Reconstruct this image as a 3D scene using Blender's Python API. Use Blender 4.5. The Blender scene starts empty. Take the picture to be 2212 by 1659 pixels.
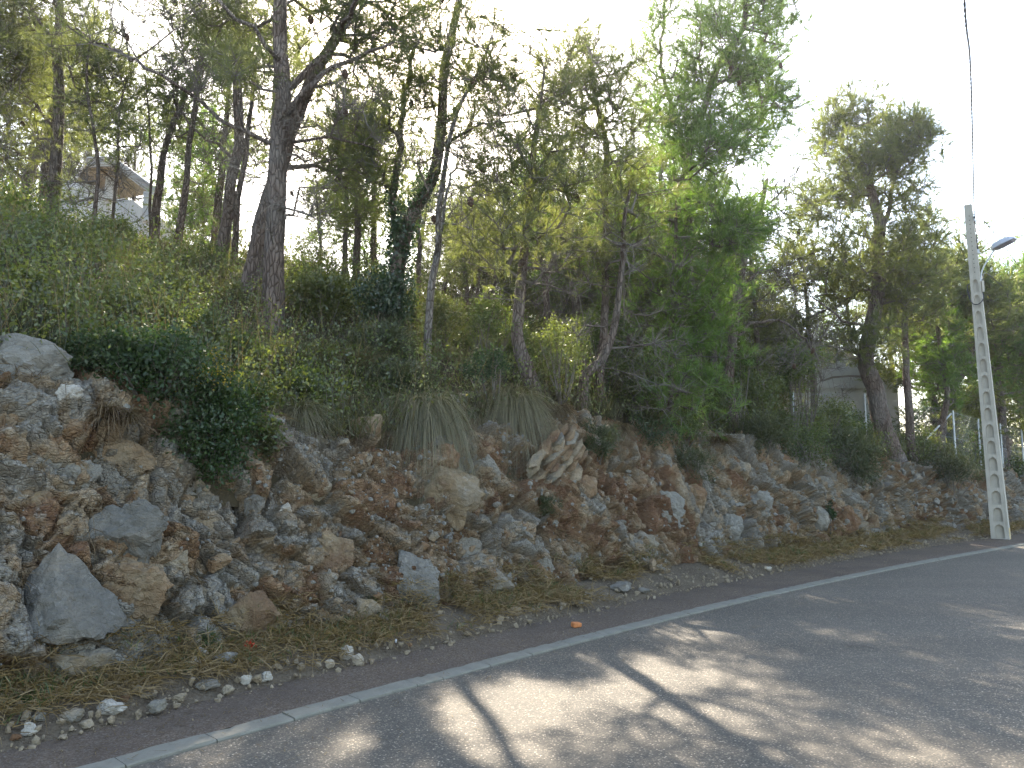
import bpy, bmesh, math, random, time
import numpy as np
T0 = time.time()
R = math.radians
rng = np.random.default_rng(7)
random.seed(7)
S = bpy.context.scene
COL = S.collection

# ------------------------------------------------------------------ camera
CAM_H, PITCH, FOC = 1.5, R(6.53), 0.755
cam_d = bpy.data.cameras.new('camera')
cam_d.sensor_width = 36.0
cam_d.lens = 36.0 * FOC
cam_d.clip_start = 0.05
cam_d.clip_end = 3000
cam = bpy.data.objects.new('camera', cam_d)
COL.objects.link(cam)
cam.location = (0, 0, CAM_H)
cam.rotation_euler = (R(90) + PITCH, 0, 0)
S.camera = cam

# ------------------------------------------------------------------ sky, sun, exposure
SUN_EL, SUN_AZ = R(37), R(-9)            # azimuth from +Y, positive to +X
W = bpy.data.worlds.new('World')
S.world = W
W.use_nodes = True
nt = W.node_tree
nt.nodes.clear()
sky = nt.nodes.new('ShaderNodeTexSky')
sky.sky_type = 'NISHITA'
sky.sun_disc = False
sky.sun_elevation = SUN_EL
sky.sun_rotation = SUN_AZ
sky.altitude = 0
sky.air_density = 1.0
sky.dust_density = 1.2
sky.ozone_density = 1.0
bg = nt.nodes.new('ShaderNodeBackground')
bg.inputs['Strength'].default_value = 0.15
wo = nt.nodes.new('ShaderNodeOutputWorld')
nt.links.new(sky.outputs[0], bg.inputs[0])
nt.links.new(bg.outputs[0], wo.inputs[0])
sl = bpy.data.lights.new('sun', 'SUN')
sl.energy = 4.4
sl.angle = R(0.7)
sl.color = (1.0, 0.96, 0.90)
so = bpy.data.objects.new('sun', sl)
COL.objects.link(so)
so.location = (-3, 40, 40)
so.rotation_euler = (-(R(90) - SUN_EL), 0, -SUN_AZ)
S.view_settings.view_transform = 'Standard'
S.view_settings.look = 'None'
S.view_settings.gamma = 1.0
S.view_settings.use_curve_mapping = False
S.view_settings.exposure = 2.4
S.view_settings.use_white_balance = True
S.view_settings.white_balance_temperature = 7300
S.view_settings.white_balance_tint = 10
S.cycles.max_bounces = 8
S.cycles.diffuse_bounces = 4
S.cycles.transmission_bounces = 5
S.cycles.use_denoising = True

# ------------------------------------------------------------------ picture to place: rays of the camera
DW, DH = 2212.0, 1659.0
FD = FOC * DW
def ray(px, py):
    u = (px - DW / 2) / FD
    v = -(py - DH / 2) / FD
    return np.array([u, math.cos(PITCH) - v * math.sin(PITCH), math.sin(PITCH) + v * math.cos(PITCH)])
def at(px, py, Y):
    r = ray(px, py)
    p = r * (Y / r[1])
    p[2] += CAM_H
    return p
def proj(P):
    P = np.atleast_2d(P) - np.array([0, 0, CAM_H])
    c, s = math.cos(PITCH), math.sin(PITCH)
    dep = P[:, 1] * c + P[:, 2] * s
    up = -P[:, 1] * s + P[:, 2] * c
    return np.stack([DW / 2 + FD * P[:, 0] / dep, DH / 2 - FD * up / dep, dep], 1)

# ------------------------------------------------------------------ mesh helpers
class MB:
    def __init__(self):
        self.v, self.t, self.q, self.n = [], [], [], 0
        self.tint, self.mt, self.mq = [], [], []
    def add(self, v, tri=None, quad=None, tint=0.5, mat=0):
        v = np.asarray(v, float).reshape(-1, 3)
        if tri is not None and len(tri):
            t = np.asarray(tri, np.int64).reshape(-1, 3)
            self.t.append(t + self.n); self.mt.append(np.full(len(t), mat))
        if quad is not None and len(quad):
            q = np.asarray(quad, np.int64).reshape(-1, 4)
            self.q.append(q + self.n); self.mq.append(np.full(len(q), mat))
        self.v.append(v)
        self.tint.append(np.broadcast_to(np.asarray(tint, float), (len(v),)))
        self.n += len(v)
    def mesh(self, name, mats, off=(0, 0, 0), smooth=False, extra=None):
        V = np.concatenate(self.v) - np.asarray(off, float)
        T = np.concatenate(self.t) if self.t else np.zeros((0, 3), np.int64)
        Q = np.concatenate(self.q) if self.q else np.zeros((0, 4), np.int64)
        me = bpy.data.meshes.new(name)
        me.vertices.add(len(V)); me.vertices.foreach_set('co', V.astype(np.float32).ravel())
        nl = T.size + Q.size
        me.loops.add(nl)
        me.loops.foreach_set('vertex_index', np.concatenate([T.ravel(), Q.ravel()]).astype(np.int32))
        npoly = len(T) + len(Q)
        me.polygons.add(npoly)
        ls = np.concatenate([np.arange(len(T)) * 3, T.size + np.arange(len(Q)) * 4]).astype(np.int32)
        me.polygons.foreach_set('loop_start', ls)
        mi = np.concatenate((self.mt + self.mq) or [np.zeros(0)]).astype(np.int32)
        me.polygons.foreach_set('material_index', mi)
        me.polygons.foreach_set('use_smooth', np.full(npoly, smooth))
        a = me.attributes.new('tint', 'FLOAT', 'POINT')
        a.data.foreach_set('value', np.concatenate(self.tint).astype(np.float32))
        for k, arr in (extra or {}).items():
            a = me.attributes.new(k, 'FLOAT', 'POINT')
            a.data.foreach_set('value', np.asarray(arr, np.float32))
        for m in (mats if isinstance(mats, (list, tuple)) else [mats]):
            me.materials.append(m)
        me.update(calc_edges=True)
        return me

def link(name, me, parent=None, loc=None):
    o = bpy.data.objects.new(name, me)
    COL.objects.link(o)
    if parent is not None: o.parent = parent
    if loc is not None: o.location = loc
    return o
def tag(o, label=None, cat=None, group=None, kind=None):
    if label: o['label'] = label
    if cat: o['category'] = cat
    if group: o['group'] = group
    if kind: o['kind'] = kind
    return o
def thing(name, loc, label, cat, group=None):
    o = bpy.data.objects.new(name, None)
    COL.objects.link(o)
    o.empty_display_size = 0.2
    o.location = loc
    return tag(o, label, cat, group)

def unit(a):
    a = np.asarray(a, float)
    return a / (np.linalg.norm(a, axis=-1, keepdims=True) + 1e-12)

def tube(mb, pts, rad, sides=6, tint=0.5, mat=0, cap=True, rough=0.0):
    pts = np.asarray(pts, float); n = len(pts)
    rad = np.broadcast_to(np.asarray(rad, float), (n,))
    tg = unit(np.gradient(pts, axis=0))
    ref = np.array([0.0, 0.0, 1.0]) if abs(tg[0][2]) < 0.8 else np.array([1.0, 0.0, 0.0])
    a = unit(np.cross(tg, ref)); b = np.cross(tg, a)
    ang = np.arange(sides) * 2 * math.pi / sides
    rr = rad[:, None] * (1 + rough * rng.uniform(-1, 1, (n, sides)))
    V = pts[:, None] + rr[..., None] * (np.cos(ang)[None, :, None] * a[:, None] + np.sin(ang)[None, :, None] * b[:, None])
    i = np.arange(n - 1)[:, None] * sides; k = np.arange(sides)[None]; k2 = (k + 1) % sides
    Q = np.stack([i + k, i + k2, i + sides + k2, i + sides + k], -1).reshape(-1, 4)
    V = V.reshape(-1, 3); tri = None
    if cap:
        V = np.concatenate([V, pts[-1:], pts[:1]])
        e = (n - 1) * sides; kk = np.arange(sides)
        tri = np.concatenate([np.stack([e + kk, e + (kk + 1) % sides, np.full(sides, n * sides)], 1),
                              np.stack([(kk + 1) % sides, kk, np.full(sides, n * sides + 1)], 1)])
    mb.add(V, tri, Q, tint, mat)

def box(mb, c, size, axes=None, tint=0.5, mat=0):
    h = np.asarray(size, float) / 2
    sg = np.array([[x, y, z] for x in (-1, 1) for y in (-1, 1) for z in (-1, 1)], float) * h
    if axes is not None: sg = sg @ np.asarray(axes, float)
    q = [(0, 1, 3, 2), (4, 6, 7, 5), (0, 4, 5, 1), (2, 3, 7, 6), (0, 2, 6, 4), (1, 5, 7, 3)]
    mb.add(sg + np.asarray(c, float), None, q, tint, mat)

def prism(mb, poly, vec, tint=0.5, mat=0):
    """extrude a planar polygon (n,3) along vec; fan-capped"""
    P = np.asarray(poly, float); n = len(P); v = np.asarray(vec, float)
    V = np.concatenate([P, P + v])
    k = np.arange(n); k2 = (k + 1) % n
    Q = np.stack([k, k2, k2 + n, k + n], 1)
    tr = [(0, i + 1, i) for i in range(1, n - 1)] + [(n, n + i, n + i + 1) for i in range(1, n - 1)]
    mb.add(V, tr, Q, tint, mat)

def smooth_path(p, step=0.25):
    """Catmull-Rom through points"""
    p = np.asarray(p, float)
    if len(p) < 3:
        n = max(2, int(np.linalg.norm(p[1] - p[0]) / step) + 1)
        return p[0] + (p[1] - p[0]) * np.linspace(0, 1, n)[:, None], np.linspace(0, 1, n)
    q = np.vstack([2 * p[0] - p[1], p, 2 * p[-1] - p[-2]])
    out, par = [], []
    for i in range(1, len(q) - 2):
        n = max(2, int(np.linalg.norm(q[i + 1] - q[i]) / step))
        t = np.linspace(0, 1, n, endpoint=False)[:, None]
        a, b, c, d = q[i - 1], q[i], q[i + 1], q[i + 2]
        out.append(0.5 * ((2 * b) + (c - a) * t + (2 * a - 5 * b + 4 * c - d) * t ** 2 + (3 * b - a - 3 * c + d) * t ** 3))
        par.append((i - 1 + t[:, 0]) / (len(p) - 1))
    out.append(p[-1:]); par.append(np.array([1.0]))
    return np.concatenate(out), np.concatenate(par)

# ------------------------------------------------------------------ numpy noise
def h01(ix, iy, iz, k=0):
    h = (ix.astype(np.int64) * 374761393 + iy.astype(np.int64) * 668265263 + iz.astype(np.int64) * 2147483647 + k * 974634777)
    h = (h ^ (h >> 13)) * 1274126177
    h = (h ^ (h >> 16)) & 0xffffff
    h = (h * 16807 + 12345) & 0xffffff
    h = (h ^ (h >> 9)) * 69069 & 0xffffff
    return h / float(0x1000000)
def vnoise(P, k=0):
    P = np.asarray(P, float); i = np.floor(P).astype(np.int64); f = P - i
    f = f * f * (3 - 2 * f); r = 0
    for dx in (0, 1):
        for dy in (0, 1):
            for dz in (0, 1):
                w = (f[:, 0] if dx else 1 - f[:, 0]) * (f[:, 1] if dy else 1 - f[:, 1]) * (f[:, 2] if dz else 1 - f[:, 2])
                r = r + w * h01(i[:, 0] + dx, i[:, 1] + dy, i[:, 2] + dz, k)
    return r
def fbm(P, oct=4, k=0):
    r, a, s = 0, 0.5, 0
    for o in range(oct):
        r = r + a * vnoise(P * 2 ** o + o * 17.3, k + o); s += a; a *= 0.5
    return r / s
def worley(P, k=0):
    i0 = np.floor(P).astype(np.int64)
    n = len(P)
    F1 = np.full(n, 9.0); F2 = np.full(n, 9.0); C = np.zeros((n, 3)); ID = np.zeros((n, 3), np.int64)
    for dx in (-1, 0, 1):
        for dy in (-1, 0, 1):
            for dz in (-1, 0, 1):
                ii = i0 + np.array([dx, dy, dz])
                c = ii + np.stack([h01(ii[:, 0], ii[:, 1], ii[:, 2], k + m) for m in range(3)], 1)
                d = np.linalg.norm(P - c, axis=1)
                closer = d < F1
                F2 = np.where(closer, F1, np.minimum(F2, d))
                C[closer] = c[closer]; ID[closer] = ii[closer]
                F1 = np.where(closer, d, F1)
    return F1, F2, C, ID

# ------------------------------------------------------------------ materials
class NT:
    def __init__(self, name):
        self.m = bpy.data.materials.new(name); self.m.use_nodes = True
        self.t = self.m.node_tree; self.t.nodes.clear()
        self.out = self.n('ShaderNodeOutputMaterial')
    def n(self, ty, **kw):
        nd = self.t.nodes.new(ty)
        for k, v in kw.items(): setattr(nd, k, v)
        return nd
    def l(self, a, b): self.t.links.new(a, b)
    def val(self, sock, v):
        if hasattr(v, 'is_output') and v.is_output: self.l(v, sock)
        else: sock.default_value = v
    def noise(self, scale, detail=4, rough=0.55, vec=None, dist=0.0):
        nd = self.n('ShaderNodeTexNoise'); nd.inputs['Scale'].default_value = scale
        nd.inputs['Detail'].default_value = detail; nd.inputs['Roughness'].default_value = rough
        nd.inputs['Distortion'].default_value = dist
        self.l(vec or self.co(), nd.inputs['Vector']); return nd.outputs['Fac']
    def vor(self, scale, feat='F1', vec=None, out='Distance'):
        nd = self.n('ShaderNodeTexVoronoi', feature=feat); nd.inputs['Scale'].default_value = scale
        self.l(vec or self.co(), nd.inputs['Vector']); return nd.outputs[out]
    def co(self, kind='Object'):
        if not hasattr(self, '_co'): self._co = self.n('ShaderNodeTexCoord')
        return self._co.outputs[kind]
    def pos(self):
        class _C: pass
        g_ = self.n('ShaderNodeNewGeometry'); self._co = _C(); self._co.outputs = {'Object': g_.outputs['Position']}
    def mapping(self, scale, kind='Object'):
        nd = self.n('ShaderNodeMapping'); nd.inputs['Scale'].default_value = scale
        self.l(self.co(kind), nd.inputs['Vector']); return nd.outputs[0]
    def ramp(self, fac, stops):
        nd = self.n('ShaderNodeValToRGB'); e = nd.color_ramp.elements
        while len(e) < len(stops): e.new(0.5)
        for k, (p, c) in enumerate(stops):
            e[k].position = p; e[k].color = (*c, 1) if len(c) == 3 else c
        self.l(fac, nd.inputs[0]); return nd.outputs[0]
    def mix(self, f, a, b, mode='MIX'):
        nd = self.n('ShaderNodeMix', data_type='RGBA', blend_type=mode)
        self.val(nd.inputs[0], f)
        for s, v in ((nd.inputs[6], a), (nd.inputs[7], b)):
            self.val(s, v if not isinstance(v, tuple) else (*v, 1))
        return nd.outputs[2]
    def math(self, op, a, b=0.0, clamp=False):
        nd = self.n('ShaderNodeMath', operation=op, use_clamp=clamp)
        self.val(nd.inputs[0], a); self.val(nd.inputs[1], b); return nd.outputs[0]
    def attr(self, name):
        nd = self.n('ShaderNodeAttribute', attribute_name=name); return nd.outputs['Fac']
    def objrand(self): return self.n('ShaderNodeObjectInfo').outputs['Random']
    def maprange(self, v, a, b, c=0.0, d=1.0):
        nd = self.n('ShaderNodeMapRange'); self.l(v, nd.inputs[0])
        for i, x in enumerate((a, b, c, d)): nd.inputs[i + 1].default_value = x
        return nd.outputs[0]
    def pbr(self, col, rough=0.9, bump=None, dist=0.01, strength=1.0, spec=0.3, metal=0.0):
        p = self.n('ShaderNodeBsdfPrincipled')
        self.val(p.inputs['Base Color'], col if not isinstance(col, tuple) else (*col, 1))
        self.val(p.inputs['Roughness'], rough)
        p.inputs['Specular IOR Level'].default_value = spec
        p.inputs['Metallic'].default_value = metal
        if bump is not None:
            b = self.n('ShaderNodeBump'); b.inputs['Distance'].default_value = dist
            b.inputs['Strength'].default_value = strength
            self.l(bump, b.inputs['Height']); self.l(b.outputs[0], p.inputs['Normal'])
        self.l(p.outputs[0], self.out.inputs[0]); return self.m
    def leaf(self, col, trans=0.45, tcol=None, gloss=0.08, grough=0.4):
        d = self.n('ShaderNodeBsdfDiffuse'); self.val(d.inputs[0], col)
        t = self.n('ShaderNodeBsdfTranslucent'); self.val(t.inputs[0], tcol if tcol is not None else col)
        m = self.n('ShaderNodeMixShader'); m.inputs[0].default_value = trans
        self.l(d.outputs[0], m.inputs[1]); self.l(t.outputs[0], m.inputs[2])
        g = self.n('ShaderNodeBsdfGlossy'); g.inputs['Roughness'].default_value = grough
        g.inputs[0].default_value = (0.9, 0.9, 0.85, 1)
        m2 = self.n('ShaderNodeMixShader'); m2.inputs[0].default_value = gloss
        self.l(m.outputs[0], m2.inputs[1]); self.l(g.outputs[0], m2.inputs[2])
        self.l(m2.outputs[0], self.out.inputs[0]); return self.m

def leaf_mat(name, dark, light, trans=0.45, tboost=1.6, gloss=0.06, dry=None):
    k = NT(name)
    c = k.mix(k.attr('tint'), dark, light)
    c = k.mix(k.maprange(k.objrand(), 0, 1, 0.0, 0.25), c, (dark[0] * 1.6, dark[1] * 1.05, dark[2] * 0.7))
    if dry is not None:
        c = k.mix(k.maprange(k.noise(0.8, 2), 0.5, 0.75), c, dry)
    hs = k.mix(1.0, c, (tboost, tboost * 1.02, tboost * 0.55), 'MULTIPLY')
    return k.leaf(c, trans, hs, gloss)

M = {}
M['needle'] = leaf_mat('pine needles', (0.072, 0.095, 0.042), (0.145, 0.16, 0.066), 0.58, 1.8, 0.04)
M['needle_bright'] = leaf_mat('sunlit young pine needles', (0.06, 0.12, 0.028), (0.125, 0.19, 0.05), 0.58, 1.8, 0.04)  # young green, brightened in the colour for sun falling through a gap
M['needle_yellow'] = leaf_mat('yellowish pine needles', (0.076, 0.10, 0.034), (0.145, 0.165, 0.055), 0.55, 1.75, 0.04)
M['mastic'] = leaf_mat('dark glossy leaves', (0.018, 0.038, 0.014), (0.05, 0.082, 0.026), 0.35, 1.7, 0.03)
M['shrub'] = leaf_mat('shrub leaves', (0.032, 0.055, 0.016), (0.11, 0.135, 0.038), 0.45, 2.0, 0.04, (0.075, 0.065, 0.03))
M['shrub_lit'] = leaf_mat('sunlit shrub leaves', (0.05, 0.068, 0.018), (0.12, 0.135, 0.038), 0.48, 2.0, 0.06)  # lighter copy of the shrub leaves; sun on them is put into the colour
M['ivy'] = leaf_mat('ivy leaves', (0.014, 0.034, 0.012), (0.035, 0.07, 0.02), 0.3, 1.6, 0.08)
M['broom'] = leaf_mat('fine grey green leaves', (0.04, 0.052, 0.022), (0.085, 0.09, 0.04), 0.35, 1.6, 0.04)
M['grass'] = leaf_mat('hill grass', (0.026, 0.036, 0.012), (0.11, 0.095, 0.04), 0.4, 1.8, 0.04, (0.055, 0.042, 0.024))
M['tussock'] = leaf_mat('tussock blades', (0.075, 0.075, 0.034), (0.29, 0.24, 0.14), 0.35, 1.4, 0.04)
M['straw'] = leaf_mat('dry straw', (0.10, 0.068, 0.028), (0.30, 0.21, 0.095), 0.25, 1.2, 0.03)
M['green_blade'] = leaf_mat('green blades', (0.03, 0.065, 0.015), (0.07, 0.11, 0.03), 0.4, 1.7, 0.04)
M['dead_grass'] = leaf_mat('dead brown grass', (0.07, 0.045, 0.025), (0.19, 0.14, 0.08), 0.3, 1.3, 0.02)
M['flower'] = leaf_mat('yellow umbels', (0.20, 0.15, 0.02), (0.34, 0.27, 0.04), 0.3, 1.3, 0.02)
M['red'] = leaf_mat('red petals', (0.40, 0.04, 0.02), (0.55, 0.09, 0.05), 0.2, 1.1, 0.02)

def bark_mat(name, a, b, c):
    k = NT(name)
    v = k.mapping((1, 1, 0.28))
    pl = k.vor(22, 'DISTANCE_TO_EDGE', v)
    n1 = k.noise(9, 5, 0.6, v)
    n2 = k.noise(1.3, 3)
    colr = k.ramp(n1, [(0.3, a), (0.55, b), (0.75, c)])
    colr = k.mix(k.maprange(pl, 0.0, 0.10, 0.75, 0.0), colr, (0.05, 0.032, 0.022))
    colr = k.mix(k.maprange(n2, 0.45, 0.7, 0.0, 0.5), colr, (0.20, 0.19, 0.17))
    h = k.math('ADD', k.math('MULTIPLY', k.maprange(pl, 0.0, 0.16), 1.0), k.math('MULTIPLY', n1, 0.6))
    return k.pbr(colr, 0.95, h, 0.03, 0.9, 0.15)
M['bark'] = bark_mat('pine bark', (0.09, 0.065, 0.05), (0.17, 0.125, 0.10), (0.25, 0.20, 0.165))
M['bark_pale'] = bark_mat('pale bark', (0.14, 0.12, 0.105), (0.22, 0.19, 0.165), (0.30, 0.27, 0.24))
k = NT('twig bark'); M['twig'] = k.pbr(k.mix(k.attr('tint'), (0.075, 0.055, 0.042), (0.20, 0.175, 0.15)), 0.95, spec=0.1)
k = NT('pine cone scales'); M['cone'] = k.pbr(k.ramp(k.noise(60, 2), [(0.3, (0.05, 0.03, 0.02)), (0.7, (0.12, 0.07, 0.045))]), 0.8, k.vor(60), 0.01)

def rock_mat(name, grey, tan, rust, tintw=True, bias=0.0, objvar=False):
    k = NT(name)
    k.pos(); big = k.noise(0.9, 4, 0.6)
    mid = k.noise(4.5, 6, 0.65)
    fine = k.noise(26, 6, 0.7)
    f = k.math('ADD', k.math('MULTIPLY', big, 0.9), k.math('MULTIPLY', mid, 0.5))
    if tintw: f = k.math('ADD', f, k.math('MULTIPLY', k.math('SUBTRACT', k.attr('tint'), 0.5), 0.55))
    if objvar: f = k.math('ADD', f, k.math('MULTIPLY', k.math('SUBTRACT', k.objrand(), 0.5), 0.5))
    f = k.math('ADD', f, bias + (0.05 if tintw else 0.0))
    c = k.ramp(f, [(0.40, grey), (0.62, (grey[0] * 0.9, grey[1] * 0.86, grey[2] * 0.8)), (0.74, tan), (0.88, rust), (1.0, (rust[0] * 0.7, rust[1] * 0.6, rust[2] * 0.6))])
    # lichen, pale calcite and dark mineral patches
    c = k.mix(k.maprange(k.noise(7, 5, 0.7), 0.60, 0.72, 0, 0.6), c, (0.34, 0.34, 0.325))
    c = k.mix(k.maprange(k.noise(13, 6, 0.75, dist=1.2), 0.54, 0.68, 0, 0.6), c, (0.065, 0.063, 0.06))
    c = k.mix(k.maprange(fine, 0.3, 0.7, 0.0, 0.3), c, k.mix(1.0, c, (0.55, 0.52, 0.5), 'MULTIPLY'))
    if tintw:
        c = k.mix(k.attr('soil'), c, k.ramp(mid, [(0.35, (0.05, 0.036, 0.025)), (0.55, (0.095, 0.069, 0.046)), (0.7, (0.135, 0.08, 0.045))]))
    dv_ = k.n('ShaderNodeVectorMath', operation='MULTIPLY_ADD'); nz = k.n('ShaderNodeTexNoise'); nz.inputs['Scale'].default_value = 5.0; nz.inputs['Detail'].default_value = 3
    k.l(k.co(), nz.inputs['Vector']); k.l(nz.outputs['Color'], dv_.inputs[0]); dv_.inputs[1].default_value = (0.12, 0.12, 0.12); k.l(k.co(), dv_.inputs[2])
    mp = k.n('ShaderNodeMapping'); mp.inputs['Rotation'].default_value = (0, R(35), 0); mp.inputs['Scale'].default_value = (1, 1, 1.7); k.l(dv_.outputs[0], mp.inputs[0])
    e1 = k.vor(13, 'DISTANCE_TO_EDGE', mp.outputs[0]); e2 = k.vor(34, 'DISTANCE_TO_EDGE', mp.outputs[0]); c1 = k.vor(13, 'F1', mp.outputs[0], 'Color'); c2 = k.vor(34, 'F1', mp.outputs[0], 'Color')
    sp1 = k.n('ShaderNodeSeparateColor'); k.l(c1, sp1.inputs[0]); sp2 = k.n('ShaderNodeSeparateColor'); k.l(c2, sp2.inputs[0])
    c = k.mix(k.math('MULTIPLY', sp1.outputs[1], 0.30), c, k.mix(1.0, c, (1.35, 1.28, 1.2), 'MULTIPLY'))
    c = k.mix(k.math('MULTIPLY', sp2.outputs[1], 0.3), c, k.mix(1.0, c, (0.6, 0.57, 0.55), 'MULTIPLY'))
    c = k.mix(k.maprange(e1, 0.0, 0.03, 0.5 if tintw else 0.12, 0.0), c, (0.075, 0.05, 0.034))
    c = k.mix(1.0, c, (1.68, 1.56, 1.38) if tintw else (1.35, 1.26, 1.12), 'MULTIPLY')
    h = k.math('MULTIPLY', fine, 0.5)
    h = k.math('ADD', h, k.math('MULTIPLY', k.maprange(e1, 0, 0.12), 0.5 if tintw else 0.12)); h = k.math('ADD', h, k.math('MULTIPLY', k.maprange(e2, 0, 0.2), 0.3 if tintw else 0.08))
    h = k.math('ADD', h, k.math('MULTIPLY', sp1.outputs[0], 0.8 if tintw else 0.35)); h = k.math('ADD', h, k.math('MULTIPLY', sp2.outputs[0], 0.35 if tintw else 0.12))
    h = k.math('ADD', h, k.math('MULTIPLY', mid, 0.8 if tintw else 1.5)); h = k.math('ADD', h, k.math('MULTIPLY', k.noise(60, 4, 0.7), 0.25))
    return k.pbr(c, 0.93, h, 0.03, 0.9, 0.2)
GREY, TAN, RUST = (0.185, 0.188, 0.182), (0.21, 0.172, 0.125), (0.165, 0.11, 0.068)
M['rock'] = rock_mat('fractured limestone', GREY, TAN, RUST)
M['boulder'] = rock_mat('grey limestone', (0.150, 0.154, 0.155), (0.18, 0.168, 0.145), (0.19, 0.15, 0.10), False, 0.02, True)
M['dark_boulder'] = rock_mat('dark blue grey limestone', (0.122, 0.128, 0.131), (0.155, 0.15, 0.138), (0.17, 0.14, 0.10), False, -0.06)
M['stone_mix'] = rock_mat('mixed limestone', GREY, TAN, RUST, False, -0.06, True)
M['stone_tan'] = rock_mat('ochre limestone', (0.225, 0.20, 0.16), (0.225, 0.185, 0.135), (0.18, 0.125, 0.08), False, 0.0, True)
M['stone_pale'] = rock_mat('pale rubble', (0.33, 0.325, 0.31), (0.34, 0.30, 0.245), (0.30, 0.235, 0.16), False, -0.25, True)

k = NT('hill soil'); n = k.noise(1.4, 5); n2 = k.noise(14, 5)
M['soil'] = k.pbr(k.mix(n2, k.ramp(n, [(0.3, (0.045, 0.033, 0.02)), (0.7, (0.085, 0.06, 0.036))]), (0.06, 0.05, 0.028)), 1.0, n2, 0.04, 1.0, 0.1)
k = NT('verge earth'); n = k.noise(3, 5); n2 = k.noise(40, 4, 0.7)
M['verge'] = k.pbr(k.mix(k.maprange(n2, 0.35, 0.7), k.ramp(n, [(0.35, (0.07, 0.05, 0.033)), (0.65, (0.13, 0.098, 0.065))]), (0.18, 0.145, 0.105)), 1.0, n2, 0.03, 1.0, 0.1)
k = NT('asphalt')
v1 = k.vor(105, 'F1', out='Color'); vd = k.vor(105); n = k.noise(0.7, 4); nf = k.noise(220, 2)
g = k.n('ShaderNodeSeparateColor'); k.l(v1, g.inputs[0])
agg = k.ramp(g.outputs[0], [(0.0, (0.062, 0.064, 0.065)), (0.6, (0.092, 0.094, 0.093)), (0.86, (0.135, 0.133, 0.128)), (0.97, (0.27, 0.262, 0.25)), (1.0, (0.4, 0.39, 0.37))])
c = k.mix(k.maprange(vd, 0.35, 0.75, 0, 0.75), agg, (0.052, 0.054, 0.055))
c = k.mix(k.maprange(n, 0.35, 0.7, 0, 0.3), c, (0.115, 0.113, 0.108))
mp = k.n('ShaderNodeMapping'); mp.inputs['Rotation'].default_value = (0, 0, R(-45)); mp.inputs['Scale'].default_value = (0.12, 1.1, 1); k.l(k.co(), mp.inputs[0])
trk = k.noise(1.0, 3, 0.5, mp.outputs[0]); pat = k.noise(2.6, 5, 0.65)
c = k.mix(k.maprange(trk, 0.42, 0.62, 0, 0.35), c, k.mix(1.0, c, (0.72, 0.71, 0.70), 'MULTIPLY'))
c = k.mix(k.maprange(pat, 0.5, 0.72, 0, 0.5), c, k.mix(1.0, c, (1.30, 1.27, 1.22), 'MULTIPLY'))
c = k.mix(1.0, c, (1.29, 1.11, 0.88), 'MULTIPLY')
M['asphalt'] = k.pbr(c, 0.85, k.math('ADD', k.maprange(vd, 0, 0.8, 1, 0), k.math('MULTIPLY', nf, 0.3)), 0.006, 0.8, 0.3)
k = NT('red tarmac path')
v1 = k.vor(120, 'F1', out='Color'); vd = k.vor(120); n = k.noise(1.2, 4); n2 = k.noise(9, 4)
g = k.n('ShaderNodeSeparateColor'); k.l(v1, g.inputs[0])
c = k.ramp(g.outputs[0], [(0.0, (0.085, 0.060, 0.042)), (0.6, (0.13, 0.096, 0.068)), (0.9, (0.18, 0.14, 0.105)), (1.0, (0.19, 0.17, 0.15))])
c = k.mix(k.maprange(n, 0.4, 0.65, 0, 0.6), c, (0.08, 0.062, 0.05))
c = k.mix(k.maprange(n2, 0.58, 0.72, 0, 0.6), c, (0.13, 0.10, 0.075))
M['path'] = k.pbr(c, 0.95, k.maprange(vd, 0, 0.8, 1, 0), 0.006, 0.8, 0.2)
k = NT('kerb concrete'); n = k.noise(6, 5); n2 = k.noise(70, 4)
c = k.ramp(n, [(0.3, (0.135, 0.142, 0.135)), (0.7, (0.185, 0.19, 0.18))])
c = k.mix(k.maprange(k.objrand(), 0, 1, 0, 0.35), c, (0.155, 0.155, 0.145))
c = k.mix(k.maprange(n2, 0.5, 0.8, 0, 0.5), c, (0.13, 0.125, 0.115))
c = k.mix(k.maprange(k.noise(17, 6, 0.75), 0.55, 0.75, 0, 0.55), c, (0.085, 0.08, 0.07))
c = k.mix(1.0, c, (1.16, 1.06, 0.90), 'MULTIPLY')
M['kerb'] = k.pbr(c, 0.9, n2, 0.004, 0.7, 0.2)
k = NT('pole concrete'); n = k.noise(3, 5); n2 = k.noise(60, 3)
c = k.ramp(n, [(0.3, (0.37, 0.335, 0.275)), (0.7, (0.46, 0.42, 0.35))])
c = k.mix(k.maprange(n2, 0.55, 0.8, 0, 0.4), c, (0.23, 0.215, 0.19))
st = k.noise(1.0, 5, 0.7, k.mapping((9, 9, 0.5)))
c = k.mix(k.maprange(st, 0.52, 0.75, 0, 0.55), c, (0.20, 0.175, 0.14))
M['pole'] = k.pbr(c, 0.9, n2, 0.003, 0.6, 0.2)
k = NT('hole shade'); M['hole'] = k.pbr((0.03, 0.028, 0.03), 0.9)
k = NT('rust stain paint'); M['rustpaint'] = k.pbr(k.ramp(k.noise(20, 3), [(0.4, (0.5, 0.33, 0.10)), (0.6, (0.42, 0.36, 0.27))]), 0.9)
k = NT('black cable'); M['cable'] = k.pbr((0.03, 0.03, 0.035), 0.6)
k = NT('galvanised steel'); M['galv'] = k.pbr(k.ramp(k.noise(8, 3), [(0.3, (0.34, 0.36, 0.37)), (0.7, (0.46, 0.48, 0.49))]), 0.5, metal=0.6)
k = NT('lamp housing'); M['lamp'] = k.pbr((0.50, 0.51, 0.55), 0.45, metal=0.2)
k = NT('lamp underside'); M['lens'] = k.pbr((0.25, 0.25, 0.33), 0.3)
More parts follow.
